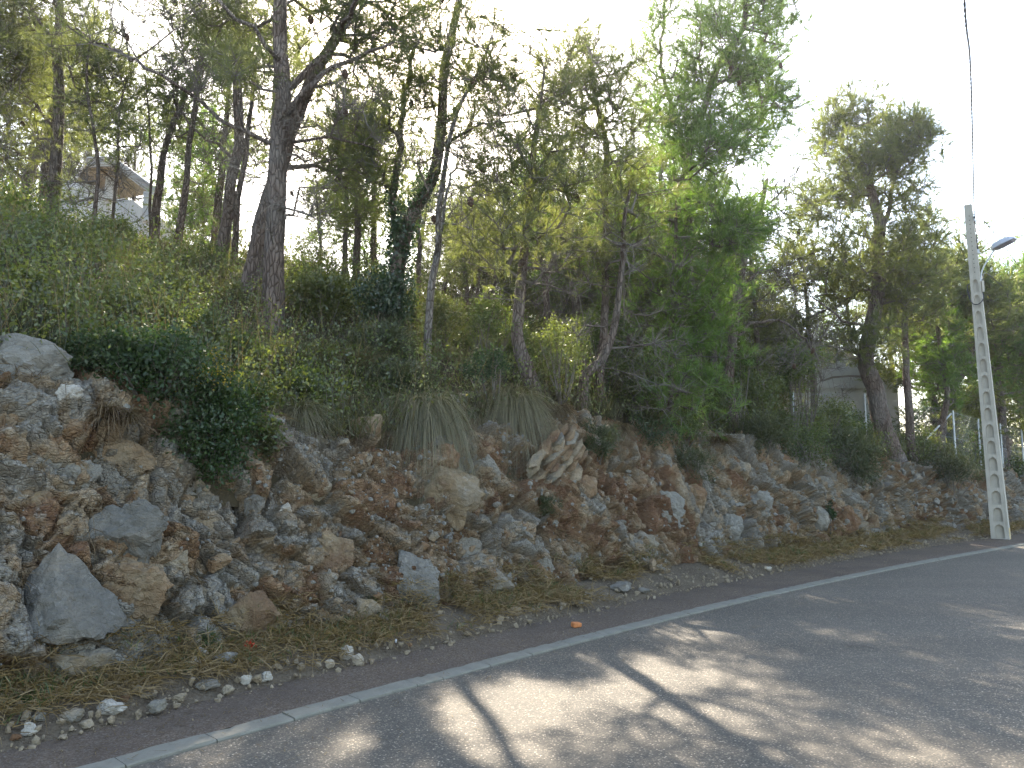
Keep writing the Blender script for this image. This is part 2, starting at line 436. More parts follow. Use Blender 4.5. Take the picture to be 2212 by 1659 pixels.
k = NT('render wall'); n = k.noise(0.6, 4)
M['wall'] = k.pbr(k.ramp(n, [(0.35, (0.36, 0.35, 0.325)), (0.7, (0.44, 0.43, 0.40))]), 0.95, k.noise(50, 3), 0.004, 0.5, 0.15)
k = NT('whitewash'); M['white'] = k.pbr(k.ramp(k.noise(0.8, 4), [(0.35, (0.36, 0.35, 0.335)), (0.7, (0.46, 0.455, 0.44))]), 0.9, spec=0.15)
k = NT('timber soffit')
wv = k.n('ShaderNodeTexWave'); wv.inputs['Scale'].default_value = 3.0; wv.inputs['Distortion'].default_value = 1.5; k.l(k.co(), wv.inputs[0])
M['soffit'] = k.pbr(k.ramp(wv.outputs[1], [(0.2, (0.20, 0.14, 0.065)), (0.8, (0.27, 0.20, 0.10))]), 0.8)
k = NT('roof tile'); M['rooftile'] = k.pbr((0.40, 0.33, 0.27), 0.9)
k = NT('window glass'); M['glass'] = k.pbr((0.04, 0.05, 0.06), 0.1, spec=0.6)
k = NT('brick clay'); M['clay'] = k.pbr(k.ramp(k.noise(30, 4), [(0.3, (0.38, 0.13, 0.045)), (0.7, (0.52, 0.20, 0.075))]), 0.9, k.noise(60, 3), 0.004)
k = NT('clear plastic')
p = k.n('ShaderNodeBsdfPrincipled'); p.inputs['Base Color'].default_value = (0.72, 0.72, 0.68, 1)
p.inputs['Roughness'].default_value = 0.2; p.inputs['Transmission Weight'].default_value = 0.45; p.inputs['IOR'].default_value = 1.2
k.l(p.outputs[0], k.out.inputs[0]); M['plastic'] = k.m

# ------------------------------------------------------------------ the road's own frame: s along the kerb, d up to the hill
KS = np.arange(-80, 140, 0.1)
def heading(s): return np.radians(np.interp(s, [-80, -6, 0, 4, 8, 12, 16, 24, 40, 70, 140], [50, 50, 50, 47, 44, 41.5, 40, 39, 36, 30, 20]))
_th = heading(KS + 0.05)
KX = np.concatenate([[0], np.cumsum(np.cos(_th[:-1]) * 0.1)]); KY = np.concatenate([[0], np.cumsum(np.sin(_th[:-1]) * 0.1)])
_i0 = np.argmin(abs(KS)); KX += -1.98 - KX[_i0]; KY += 4.15 - KY[_i0]
def XY(s, d):
    s = np.asarray(s, float); d = np.asarray(d, float); th = heading(s)
    return np.interp(s, KS, KX) - np.sin(th) * d, np.interp(s, KS, KY) + np.cos(th) * d
def SD(x, y):
    x = np.atleast_1d(np.asarray(x, float)); y = np.atleast_1d(np.asarray(y, float))
    s = np.zeros(len(x))
    for a in range(0, len(x), 4000):
        D = (x[a:a + 4000, None] - KX[None, ::2]) ** 2 + (y[a:a + 4000, None] - KY[None, ::2]) ** 2
        s[a:a + 4000] = KS[::2][np.argmin(D, 1)]
    for _ in range(3):
        th = heading(s); kx = np.interp(s, KS, KX); ky = np.interp(s, KS, KY)
        s = s + (x - kx) * np.cos(th) + (y - ky) * np.sin(th)
    th = heading(s); kx = np.interp(s, KS, KX); ky = np.interp(s, KS, KY)
    return s, -(x - kx) * np.sin(th) + (y - ky) * np.cos(th)
def pathw(s): return np.interp(s, [-80, 0, 4, 9, 14, 140], [0.62, 0.64, 0.74, 0.9, 1.0, 1.05])
def dbase(s): return np.interp(s, [-80, 0, 3, 8, 13, 18, 140], [1.22, 1.24, 1.40, 1.62, 1.80, 1.92, 1.95])
def ztop(s): return np.interp(s, [-80, -4, -0.5, 1.5, 3.2, 5.2, 6.6, 7.8, 9.5, 12.5, 15, 18, 24, 140],
                              [2.2, 2.3, 2.3, 2.0, 1.75, 2.05, 2.4, 2.2, 2.1, 2.15, 2.0, 1.7, 1.45, 1.3])
def run(s): return 0.30 + 0.27 * ztop(s)
def dcrest(s): return np.interp(s, [-80, 0, 4, 7, 10, 13, 17, 25, 140], [13.5, 13, 12, 9.8, 8.2, 7.4, 6.6, 6.2, 6.0])
def slope1(s): return np.interp(s, [-80, 6, 12, 18, 30, 140], [0.54, 0.54, 0.48, 0.40, 0.32, 0.28])
def Gsd(s, d):
    db = dbase(s); dt = db + run(s); zt = ztop(s); dc = dcrest(s); pw = pathw(s)
    z = np.where(d < pw, 0.012, 0.012 + np.clip((d - pw) / (db - pw + 1e-6), 0, 1) * 0.17)
    f = np.clip((d - db) / (dt - db), 0, 1)
    z = z + f * (zt - 0.18)
    e1 = np.clip(d - dt, 0, 4.0); e2 = np.clip(np.minimum(d, dc) - dt - 4.0, 0, 99); e3 = np.clip(d - dc, 0, 40)
    e1 = np.minimum(e1, np.maximum(dc - dt, 0))
    sl = slope1(s)
    z = z + sl * e1 + 0.74 * sl * e2 - 0.10 * e3
    return np.where(d < 0, 0.0, z)
def G(x, y):
    s, d = SD(x, y); return Gsd(s, d)
def hit(px, py, tmax=60):
    r = ray(px, py); t = np.linspace(2, tmax, 1200)
    P = r[None] * t[:, None]; P[:, 2] += CAM_H
    b = P[:, 2] - G(P[:, 0], P[:, 1])
    i = np.argmax(b < 0)
    if b[i] >= 0: return None
    return P[i]

# ------------------------------------------------------------------ ground sheets
def sheet(sv, dv, zf, name, mat, kind='structure', smooth=True):
    s, d = np.meshgrid(sv, dv, indexing='ij'); d = vsheet_d(s, d) if name == 'verge' else d
    x, y = XY(s.ravel(), d.ravel())
    z = zf(s.ravel(), d.ravel())
    n, m = len(sv), len(dv)
    i = (np.arange(n - 1)[:, None] * m + np.arange(m - 1)[None])
    Q = np.stack([i, i + m, i + m + 1, i + 1], -1).reshape(-1, 4)
    mb = MB(); mb.add(np.stack([x, y, z], 1), None, Q[:, ::1])
    o = link(name, mb.mesh(name, mat, smooth=smooth))
    if kind: o['kind'] = kind
    return o
mb = MB(); g = 900.0
mb.add([[-g, -g, -0.35], [g, -g, -0.35], [g, g, -0.35], [-g, g, -0.35]], None, [(0, 1, 2, 3)])
tag(link('ground', mb.mesh('ground', M['soil'])), 'bare earth of the surrounding country', kind='structure')
road = sheet(np.arange(-70, 130, 0.5), np.array([-8.5, -6, -4, -2, -1, -0.02]), lambda s, d: 0.0 * s, 'road', M['asphalt'])
tag(road, 'grey asphalt road dappled with sun between pine shadows')
path = sheet(np.arange(-60, 100, 0.1), np.linspace(0.135, 1.35, 12), lambda s, d: 0.012 + 0.004 * vnoise(np.stack([s * 2, d * 3, s * 0], 1)), 'footpath', M['path'])
tag(path, 'narrow strip of worn reddish tarmac between kerb and stony verge')
vs = np.concatenate([np.arange(-60, -8, 0.5), np.arange(-8, 24, 0.05), np.arange(24, 100, 0.5)])
def vsheet_d(s, f): return 0.5 + f * (dbase(s) - 0.42)
def vz(s, d):
    d = np.minimum(d, dbase(s) - 0.02)
    e = np.clip((d - pathw(s) + 0.12 * (vnoise(np.stack([s * 1.7, s * 0, s * 0], 1), 5) - 0.5)) / 0.35, 0, 1)
    return Gsd(s, np.maximum(d, pathw(s))) - 0.03 + e * (0.045 + 0.07 * (fbm(np.stack([s * 3, d * 3, s * 0], 1), 3, 9) - 0.4))
verge = sheet(vs, np.linspace(0.0, 1.0, 38), vz, 'verge', M['verge'])
tag(verge, 'strip of dry earth at the foot of the rock bank')
hs = np.concatenate([np.arange(-70, -8, 1.0), np.arange(-8, 30, 0.2), np.arange(30, 120, 1.0)])
hd = np.concatenate([np.arange(0, 6, 0.15), np.arange(6, 16, 0.3), np.arange(16, 80, 2.5)])
s, dd = np.meshgrid(hs, hd, indexing='ij'); s = s.ravel(); dd = dd.ravel()
d = dbase(s) + run(s) * 0.85 + dd
x, y = XY(s, d)
z = Gsd(s, d) + 0.25 * (fbm(np.stack([x * 0.7, y * 0.7, x * 0], 1), 4, 3) - 0.5) * np.clip(dd, 0, 1)
z -= np.interp(dd, [0, 0.5, 0.8, 1.1], [0.5, 0.35, 0.12, 0.0])
n, m = len(hs), len(hd)
i = (np.arange(n - 1)[:, None] * m + np.arange(m - 1)[None])
mb = MB(); mb.add(np.stack([x, y, z], 1), None, np.stack([i, i + m, i + m + 1, i + 1], -1).reshape(-1, 4))
hill = tag(link('hillside', mb.mesh('hillside', M['soil'], smooth=True)), 'wooded hillside rising behind the rock bank', kind='structure')

# ------------------------------------------------------------------ kerb of separate concrete blocks
kerb = bpy.data.objects.new('kerb', None); COL.objects.link(kerb)
tag(kerb, 'flush kerb of pale concrete blocks between asphalt and footpath', kind='structure')
sc_ = -6.0; joints = []
while sc_ < 60:
    L = 0.5
    if abs(sc_ - 2.0) < 0.25: L = 0.25
    joints.append((sc_, sc_ + L)); sc_ += L
for a, b in joints:
    g = 0.004
    ns_ = 9; ss = np.linspace(a + g, b - g, ns_)
    prof = [(-0.012, -0.12), (-0.012, 0.008), (-0.004, 0.016), (0.124, 0.022), (0.133, 0.014), (0.133, -0.12)]
    cx, cy = XY((a + b) / 2, 0.06)
    V = []
    dz = random.uniform(-0.003, 0.003)
    for s1 in ss:
        for dd1, zz in prof:
            j1, j2 = (random.gauss(0, .0018), random.gauss(0, .0013)) if zz > 0 else (0, 0)
            if zz > 0 and dd1 in (-0.012, -0.004, 0.133, 0.124) and random.random() < .10: j2 -= random.uniform(.003, .010)
            x1, y1 = XY(s1, dd1 + j1); V.append((x1 - cx, y1 - cy, zz + dz + j2))
    n = len(prof); Q = []
    for i in range(ns_ - 1):
        for j in range(n - 1): Q.append((i * n + j, (i + 1) * n + j, (i + 1) * n + j + 1, i * n + j + 1))
    mb = MB(); mb.add(V, [(0, 1, 2), (0, 2, 3), (0, 3, 4), (0, 4, 5), *[(48, 48 + e_ + 1, 48 + e_) for e_ in range(1, 5)]], Q)
    link('kerb_stone', mb.mesh('kerb_stone', M['kerb']), kerb, (float(cx), float(cy), 0))

# ------------------------------------------------------------------ the rock bank
def step_cols():
    out, s = [], -9.0
    while s < 46:
        out.append(s)
        x, y = XY(s, 2.0); dist = math.hypot(float(x), float(y)); s += (0.017 * dist / 6 if -2.5 < s < 24 else 0.09)
    return np.array(out)
cs = step_cols(); NR = 118
tt = np.linspace(0, 1, NR)
s, t = np.meshgrid(cs, tt, indexing='ij'); s = s.ravel(); t = t.ravel()
db, rn, zt = dbase(s), run(s), ztop(s)
pt = [0, 0.07, 0.45, 0.80, 1.0]
pd = np.stack([db - 0.25, db, db + rn * 0.42, db + rn, db + rn + 0.75], 1)
pz = np.stack([0 * s + 0.02, 0 * s + 0.16, zt * 0.52, zt, zt + 0.22], 1)
fd = np.zeros(len(s)); fz = np.zeros(len(s))
for a in range(4):
    w = (t >= pt[a]) & (t <= pt[a + 1]); f = (t[w] - pt[a]) / (pt[a + 1] - pt[a])
    fd[w] = pd[w, a] * (1 - f) + pd[w, a + 1] * f; fz[w] = pz[w, a] * (1 - f) + pz[w, a + 1] * f
x, y = XY(s, fd); P0 = np.stack([x, y, fz], 1)
th = heading(s)
sl = np.interp(t, [0, 0.1, 0.45, 0.78, 0.92, 1], [0.5, 0.25, 0.3, 0.5, 0.9, 1.0])
Nn = unit(np.stack([np.sin(th) * (1 - sl * 0.75), -np.cos(th) * (1 - sl * 0.75), sl * 1.1], 1))
Q3 = np.stack([s, fd * 0.8, fz], 1)
wob = np.stack([fbm(Q3 * 1.1, 3, 31), fbm(Q3 * 1.1, 3, 37), fbm(Q3 * 1.1, 3, 41)], 1) - 0.5
Q3w = Q3 + wob * 0.5
ang = R(33) + 0.5 * (fbm(Q3 * 0.35, 2, 51) - 0.5)            # dip of the beds varies along the cut
u = Q3w[:, 0] * np.cos(ang) - Q3w[:, 2] * np.sin(ang); v = Q3w[:, 0] * np.sin(ang) + Q3w[:, 2] * np.cos(ang)
B = np.stack([u, Q3w[:, 1], v * 1.5], 1)
disp = np.zeros(len(s)); tint = np.zeros(len(s)); soil = np.zeros(len(s))
for size, A, Bg, ck, wd, kk in ((0.75, 0.20, 0.42, 0.05, 0.10, 1), (0.30, 0.10, 0.50, 0.035, 0.12, 11), (0.125, 0.045, 0.50, 0.016, 0.14, 21), (0.055, 0.016, 0.40, 0.006, 0.2, 81)):
    q = B / size
    F1, F2, C, ID = worley(q, kk * 7)
    rr = [h01(ID[:, 0], ID[:, 1], ID[:, 2], kk * 7 + 40 + m) for m in range(4)]
    gr = np.stack(rr[:3], 1) - 0.5
    disp += A * (rr[3] - 0.5) + Bg * size * np.sum(gr * (q - C), 1)
    e = np.clip(1 - (F2 - F1) / wd, 0, 1)
    disp -= 1.7 * ck * e
    if size > 0.1: soil = np.maximum(soil, (e ** 0.7) * (0.85 if size > 0.2 else 0.45))
    tint += (rr[2] - 0.5) * {0.75: 0.9, 0.30: 0.9, 0.125: 0.45, 0.055: 0.25}[size]
zone = np.clip((fbm(Q3 * 0.8, 3, 61) - 0.47) * 5, 0, 1)
rustw = np.clip(0.25 + np.exp(-((s - 7.2) / 2.4) ** 2) + 0.8 * np.exp(-((s + 1.6) / 0.9) ** 2), 0, 1); zone *= 0.35 + 0.65 * rustw
disp -= 0.10 * zone
disp += 0.012 * (fbm(Q3 * 30, 2, 71) - 0.5)
fade = np.interp(t, [0, 0.06, 0.85, 1], [0.35, 1, 1, 0.35])
Pr = P0 + Nn * (disp * fade)[:, None]
tint = np.clip(0.5 + tint * 0.7 + 0.30 * (rustw - 0.55) + 0.2 * (zone - 0.3), 0, 1)
soil = np.clip(soil * (0.15 + 0.9 * fbm(Q3 * 1.6, 3, 91)) * (0.55 + 0.45 * rustw) + 0.55 * zone * fbm(Q3 * 6, 2, 93), 0, 0.95)
n, m = len(cs), NR
i = (np.arange(n - 1)[:, None] * m + np.arange(m - 1)[None])
mb = MB(); mb.add(Pr, None, np.stack([i, i + m, i + m + 1, i + 1], -1).reshape(-1, 4), tint)
bank = link('rock_bank', mb.mesh('rock_bank', M['rock'], extra={'soil': soil}))
tag(bank, 'cut bank of fractured grey and rust limestone along the road', kind='structure')
print('bank', n * m, time.time() - T0)
BP = proj(Pr)

# ------------------------------------------------------------------ stones
def _ico(sub):
    bm = bmesh.new(); bmesh.ops.create_icosphere(bm, subdivisions=sub, radius=1.0)
    V = np.array([v.co[:] for v in bm.verts]); F = np.array([[v.index for v in f.verts] for f in bm.faces]); bm.free(); return V, F
ICO = {k: _ico(k) for k in (1, 2, 3, 4)}
def stone_mesh(name, seed, sub, mat, planes=11, flat=0.75, rough=0.05, custom=None):
    r = np.random.default_rng(seed); V, F = ICO[sub]
    N = unit(r.normal(size=(planes, 3))); H = r.uniform(0.50, 0.95, planes)
    if custom is not None: N = unit(np.array(custom)[:, :3]); H = np.array(custom)[:, 3]
    dots = V @ N.T
    rad = np.min(np.where(dots > 0.05, H[None] / np.maximum(dots, 0.05), 9), 1); rad = np.minimum(rad, 1.15 if custom is None else 1.9)
    P = V * rad[:, None]
    if rough > 0:
        P *= (1 + rough * 2 * (fbm(V * 2.2 + seed, 4, seed) - 0.5) + rough * (fbm(V * 7 + seed, 2, seed + 5) - 0.5))[:, None]
    P *= np.array([1, r.uniform(0.65, 0.85), flat * r.uniform(0.8, 1.0)]) if custom is None else 1.0
    if sub >= 3:
        for sz_, am in ((0.55, 0.10), (0.24, 0.05)) if custom is None else ((0.4, 0.03), (0.2, 0.025)):
            F1, F2, C, ID = worley(V / sz_ + seed * 3.1, seed)
            gr = np.stack([h01(ID[:, 0], ID[:, 1], ID[:, 2], seed + 50 + m_) for m_ in range(4)], 1) - 0.5
            P *= (1 + am * 1.6 * gr[:, 3] + am * 3.2 * np.sum(gr[:, :3] * (V / sz_ + seed * 3.1 - C), 1) - am * 0.5 * np.clip(1 - (F2 - F1) / 0.14, 0, 1))[:, None]
    P = P / (P[:, 0].max() - P[:, 0].min())          # unit length in x
    mb = MB(); mb.add(P, F)
    return mb.mesh(name, mat, smooth=False)
SM = {m: [stone_mesh('stone', 100 * j + i, 1, M[m], 9 + i % 4, 0.7, 0.07) for i in range(6)] for j, m in enumerate(('boulder', 'stone_mix', 'stone_tan', 'stone_pale'))}

def face_at(px, py):
    d2 = (BP[:, 0] - px) ** 2 + (BP[:, 1] - py) ** 2 + (BP[:, 2] > 40) * 1e9
    idx = np.argsort(d2)[:6]
    return int(idx[np.argmin(BP[idx, 2])])
camv = np.array([0, 0, CAM_H])
# large embedded blocks: (px, py, width px, height px, material, roll deg, label)
BL = [
 (132, 1305, 250, 205, 'dark_boulder', 0, 'dark grey pyramid-shaped boulder with a sharp ridge'),
 (285, 1150, 115, 120, 'dark_boulder', 35, 'dark grey knob of rock with a pale right edge'),
 (300, 1262, 120, 120, 'stone_mix', 50, 'pale grey broken block beside the pyramid boulder'),
 (550, 1345, 130, 115, 'boulder', 10, 'rounded grey boulder at the foot of the bank'),
 (95, 1435, 70, 75, 'boulder', 60, None), (178, 1450, 110, 85, 'boulder', 15, 'grey boulder with a hollow at the foot of the bank'),
 (262, 1375, 95, 50, 'boulder', 5, None), (345, 1400, 50, 60, 'boulder', 80, None), (266, 1432, 72, 45, 'boulder', 0, None),
 (888, 1262, 100, 95, 'boulder', 60, 'grey rough boulder low in the bank'),
 (1075, 1250, 55, 48, 'boulder', 20, 'smooth blue grey block beside the orange streak'),
 (722, 1205, 85, 75, 'boulder', 30, 'grey block set in brown clay'), (712, 1335, 95, 70, 'stone_tan', 20, None), (785, 1312, 60, 60, 'boulder', -30, None),
 (640, 1390, 90, 45, 'boulder', 10, None), (455, 1290, 90, 40, 'boulder', -20, None), (555, 1010, 60, 45, 'stone_mix', -10, None),
 (80, 1000, 120, 110, 'stone_mix', 60, None), (70, 1100, 100, 90, 'boulder', 70, None), (170, 1030, 130, 90, 'stone_mix', 10, None), (260, 985, 130, 45, 'stone_mix', -12, 'pale ledge of grey rock under the dark shrub'),
 (60, 800, 190, 110, 'stone_mix', -10, 'pale grey outcrop at the top of the bank'), (150, 850, 60, 45, 'stone_pale', 30, None), (30, 890, 110, 90, 'stone_tan', 10, None),
 (545, 1085, 60, 50, 'boulder', 20, None), (450, 1130, 80, 60, 'stone_tan', 30, None), (620, 1100, 34, 28, 'stone_pale', 10, None), (690, 1060, 100, 50, 'stone_tan', 20, None),
 (380, 1215, 90, 60, 'stone_tan', 40, None), (470, 1215, 70, 45, 'stone_mix', 10, None), (400, 1080, 80, 60, 'stone_tan', 10, None), (560, 1180, 90, 60, 'stone_mix', 20, None),
 (780, 935, 75, 65, 'stone_tan', 10, 'smooth tan boulder under the grass tussock'), (550, 955, 60, 50, 'stone_mix', 0, None),
 (970, 1060, 130, 55, 'boulder', -38, 'long grey slab dipping to the right'), (1060, 1010, 80, 45, 'stone_mix', -35, None), (1000, 1180, 90, 70, 'boulder', -45, None), (965, 990, 60, 80, 'stone_tan', 60, None),
 (1005, 850, 85, 70, 'stone_pale', -25, 'white weathered outcrop on the rim of the bank'), (985, 885, 38, 70, 'stone_pale', 20, 'white pillar of rock below the rim outcrop'), (1050, 830, 60, 50, 'stone_mix', 10, None), (920, 825, 45, 30, 'stone_pale', 0, None),
 (1340, 1225, 75, 50, 'boulder', 10, None), (1240, 1200, 45, 45, 'boulder', 60, None), (1180, 1230, 40, 60, 'stone_mix', 60, None), (1440, 1110, 90, 80, 'stone_mix', 50, None), (1400, 1180, 60, 60, 'boulder', 30, None),
 (1500, 1080, 70, 70, 'stone_mix', 50, None), (1570, 1140, 60, 80, 'stone_mix', 70, None), (1640, 1090, 60, 60, 'stone_mix', 50, None), (1730, 1190, 36, 26, 'stone_mix', 0, None), (1600, 1020, 60, 60, 'stone_mix', 40, None),
 (1820, 1120, 80, 60, 'stone_mix', 50, None), (1880, 1130, 70, 50, 'boulder', 40, None), (1760, 1120, 50, 60, 'stone_mix', 60, None), (1930, 1010, 40, 30, 'stone_mix', 0, None), (1690, 1010, 60, 50, 'stone_mix', -40, None), (1260, 1050, 70, 60, 'stone_tan', 60, None),
]
PYR = [(-.75, -.55, .45, .50), (.60, -.60, .55, .50), (.95, -.2, -.05, 1.15), (0, 0, -1, .60), (-.3, -.3, -.9, .75), (0, 1, 0, .25), (.1, -.98, -.1, .85), (-1, 0, -.2, 1.05)]
NSTONE = 0
for j, (px, py, w, h, mt, roll, lab) in enumerate(BL):
    i = face_at(px, py); dist = BP[i, 2]; p = Pr[i]
    W_, H_ = w * dist / FD, h * dist / FD
    name = 'boulder' if max(W_, H_) > 0.3 else 'stone'
    me = stone_mesh(name, 900 + j, 4 if max(w, h) > 70 else 3, M[mt], 8 + j % 4, 0.9, 0.10, PYR if j == 0 else None)
    o = link(name, me, bank)
    # axes: x across the view, y away, z up; then rolled in the view plane
    dirv = unit(p - camv); rt = unit(np.cross(dirv, [0, 0, 1])); yaw = math.atan2(rt[1], rt[0])
    o.rotation_euler = (0, R(-roll), yaw)
    ca, sa = abs(math.cos(R(roll))), abs(math.sin(R(roll)))
    a_ = max(ca * W_ + sa * H_, 0.04); b_ = max(sa * W_ + ca * H_, 0.04)
    zz = np.array([v.co.z for v in me.vertices]); yy = np.array([v.co.y for v in me.vertices])
    o.scale = (a_, min(a_, b_) * 0.62 / max(np.ptp(yy), .1), b_ / max(np.ptp(zz), .1))
    o.location = (p + dirv * min(a_, b_) * (-0.05 if j == 0 else 0.17)).tolist()
    if lab: o['label'] = lab
    else:
        o.scale = [v_ * 0.72 for v_ in o.scale]; o.location = (p + dirv * min(a_, b_) * 0.24).tolist()
    NSTONE += 1
# tilted stack of thin ochre beds under the hanging tussocks
c0 = face_at(1212, 1000); pc = Pr[c0]; dc = BP[c0, 2]
thc = float(heading(SD(pc[0], pc[1])[0])[0]); tx = np.array([math.cos(thc), math.sin(thc), 0]); up = np.array([0, 0, 1.0]); ou = np.array([math.sin(thc), -math.cos(thc), 0.25])
for r_ in range(9):
    for q_ in range(4):
        L = random.uniform(0.18, 0.36); Hh = random.uniform(0.05, 0.09)
        e = np.array([math.cos(R(40)), math.sin(R(40))]); f = np.array([-e[1], e[0]])
        o2 = e * (q_ - 1.5) * 0.24 + f * (r_ - 4) * -0.078 + np.array([random.uniform(-.04, .04), 0])
        if abs(o2[0]) > 0.48 or abs(o2[1]) > 0.42: continue
        o = link('stone', SM['stone_mix' if (r_ + q_) % 3 == 0 else 'stone_tan'][(r_ * 3 + q_) % 6], bank)
        c = pc + tx * o2[0] * 1.1 + up * o2[1] + ou * (random.uniform(-0.07, 0.0))
        o.location = c.tolist(); o.rotation_euler = (random.uniform(-.15, .15), R(-40 + random.uniform(-9, 9)), thc + random.uniform(-.2, .2))
        o.scale = (L * 1.25, 0.24, Hh * 2.3); NSTONE += 1
# smaller stones stuck all over the cut
px_, py_ = BP[:, 0], BP[:, 1]
vis = np.where((px_ > -30) & (px_ < 2240) & (py_ < 1520) & (t > 0.05) & (t < 0.83))[0]
def place_stone(i, size, mats):
    m_ = mats[rng.integers(len(mats))]
    o = link('stone', SM[m_][int(rng.integers(6))], bank)
    o.location = (Pr[i] - Nn[i] * size * 0.10).tolist()
    o.rotation_euler = (rng.uniform(-.6, .6), R(-33) + rng.uniform(-.7, .7), float(heading(s[i])) + rng.uniform(-.4, .4))
    o.scale = (size, size * rng.uniform(.7, 1.0), size * rng.uniform(.7, 1.15))
wts = (1 / np.maximum(BP[vis, 2], 4)) ** 0.4 * (0.35 + zone[vis]); wts /= wts.sum()
pick = rng.choice(vis, 300 - NSTONE, replace=False, p=wts)
for i in pick:
    px_size = 13 + 22 * rng.random() ** 2.2
    place_stone(i, px_size * BP[i, 2] / FD, ['boulder', 'stone_mix', 'stone_mix', 'stone_tan', 'stone_tan'])
# rubble finer than that, one mesh
mb = MB(); V1, F1_ = ICO[1]
for i in rng.choice(vis, 2600, p=wts):
    sz = (4 + 9 * rng.random() ** 2) * BP[i, 2] / FD
    a = V1 * (1 + 0.5 * (rng.random((len(V1), 1)) - 0.5)) * sz * 0.5 * rng.uniform(.5, 1.2, 3)
    mb.add(a + Pr[i], F1_, None, rng.random())
o = link('rubble', mb.mesh('rubble', M['stone_mix']), bank); o['kind'] = 'stuff'
print('stones', NSTONE, time.time() - T0)

# ------------------------------------------------------------------ loose stones on the verge
LS = [
 (225, 1540, 72, 38, 'stone_pale', 15, 'large pale grey stone with a flat top at the edge of the footpath'),
 (147, 1563, 54, 32, 'stone_mix', 10, 'rounded grey stone just left of the large pale one'),
 (58, 1590, 34, 30, 'stone_pale', 30, 'upright whitish stone near the lower left corner'),
 (78, 1562, 30, 24, 'stone_mix', 10, 'grey stone standing above the upright whitish one'),
 (180, 1572, 34, 20, 'stone_tan', 0, 'low tan stone in front of the rounded grey stone'),
 (30, 1596, 24, 18, 'stone_mix', 0, 'half sunk grey stone nearest the lower left corner'),
 (335, 1531, 42, 30, 'stone_mix', 20, 'angular grey stone heaped with tan chips by the path'),
 (288, 1485, 42, 22, 'boulder', 0, 'flat grey stone in dry grass below the hollow boulder'),
 (440, 1487, 52, 20, 'boulder', -5, 'long flat grey stone lying in the straw'),
 (385, 1511, 30, 20, 'stone_tan', 0, 'cream and grey cobble in the dry grass'),
 (318, 1506, 34, 12, 'stone_mix', 0, 'thin grey flake behind the angular heap'),
 (531, 1476, 28, 25, 'stone_pale', 40, 'heart shaped whitish stone by the path'),
 (553, 1473, 22, 20, 'stone_tan', 10, 'tan stone touching the heart shaped one'),
 (572, 1464, 27, 24, 'stone_pale', 20, 'white angular stone next to the tan one'),
 (487, 1501, 26, 20, 'stone_tan', 0, 'ochre spotted stone at the path edge'),
 (265, 1521, 22, 16, 'stone_tan', 0, 'yellow stone leaning on the large pale one'),
 (597, 1448, 25, 16, 'stone_tan', 0, 'yellow beige stone half hidden in straw'),
 (540, 1448, 22, 16, 'stone_tan', 0, 'small beige stone under the red flower'),
 (743, 1413, 32, 32, 'stone_pale', 60, 'bright white upright stone of a pair on the verge'),
 (771, 1425, 25, 31, 'stone_pale', 80, 'bright white narrow stone in front of its upright neighbour'),
 (711, 1441, 22, 20, 'stone_pale', 0, 'little heap of white chips left of the white pair'),
 (800, 1427, 14, 10, 'stone_mix', 0, 'grey chip right of the white pair'),
 (1345, 1273, 52, 27, 'boulder', 5, 'blue grey flat-topped stone in the grass of the right verge'),
 (1394, 1278, 28, 14, 'boulder', 0, 'low grey stone right of the flat-topped one'),
 (1112, 1320, 34, 21, 'stone_tan', 0, 'tan rounded stone beside a green grass tuft'),
 (1228, 1290, 26, 18, 'boulder', 0, 'dull grey stone below the bank at the middle of the verge'),
 (1268, 1286, 22, 18, 'boulder', 20, 'wedge shaped grey stone right of the dull one'),
 (1170, 1303, 34, 14, 'stone_tan', 0, 'long low tan stone between two grass tufts'),
 (1253, 1304, 20, 18, 'stone_mix', 0, 'speckled stone at the path edge below the wedge'),
 (1010, 1372, 19, 10, 'boulder', -15, 'thin grey flake lying on the footpath edge'),
 (886, 1398, 12, 9, 'stone_tan', 0, 'yellowish pebble near the plastic bottle'),
 (1662, 1230, 16, 10, 'stone_pale', 0, 'pale stone on the right verge before the green weed'),
 (430, 1415, 36, 34, 'stone_pale', 70, 'pitted white and grey rock standing at the foot of the bank'),
 (482, 1434, 58, 40, 'boulder', 5, 'smooth grey boulder lying beside the pitted rock'),
 (412, 1440, 40, 36, 'stone_pale', 10, 'pitted grey rock with dark holes below the smooth boulder'),
 (1868, 1182, 22, 12, 'stone_pale', 0, 'white stone on the verge short of the concrete pole'),
 (150, 1385, 28, 14, 'boulder', 0, 'grey flake wedged under the pyramid boulder'),
]
for j, (px, py, w, h, mt, roll, lab) in enumerate(LS):
    p = hit(px, py + h * 0.42)
    dist = proj(p)[0, 2]; W_, H_ = w * dist / FD, h * dist / FD
    me = stone_mesh('stone', 3000 + j, 3 if w > 20 else 2, M[mt], 10 + j % 4, 0.8, 0.07)
    o = link('loose_stone', me)
    o.rotation_euler = (0, R(-roll) * 0.3, random.uniform(-0.3, 0.3) + 0.2)
    zz = np.array([v.co.z for v in me.vertices])
    o.scale = (W_ * 1.02, W_ * 0.9, H_ * 1.0 / np.ptp(zz))
    gx, gy = p[0], p[1] + W_ * 0.25
    o.location = (float(gx), float(gy), float(G(gx, gy)[0]) + 0.33 * H_)
    tag(o, lab, 'stone', 'loose stones along the verge')
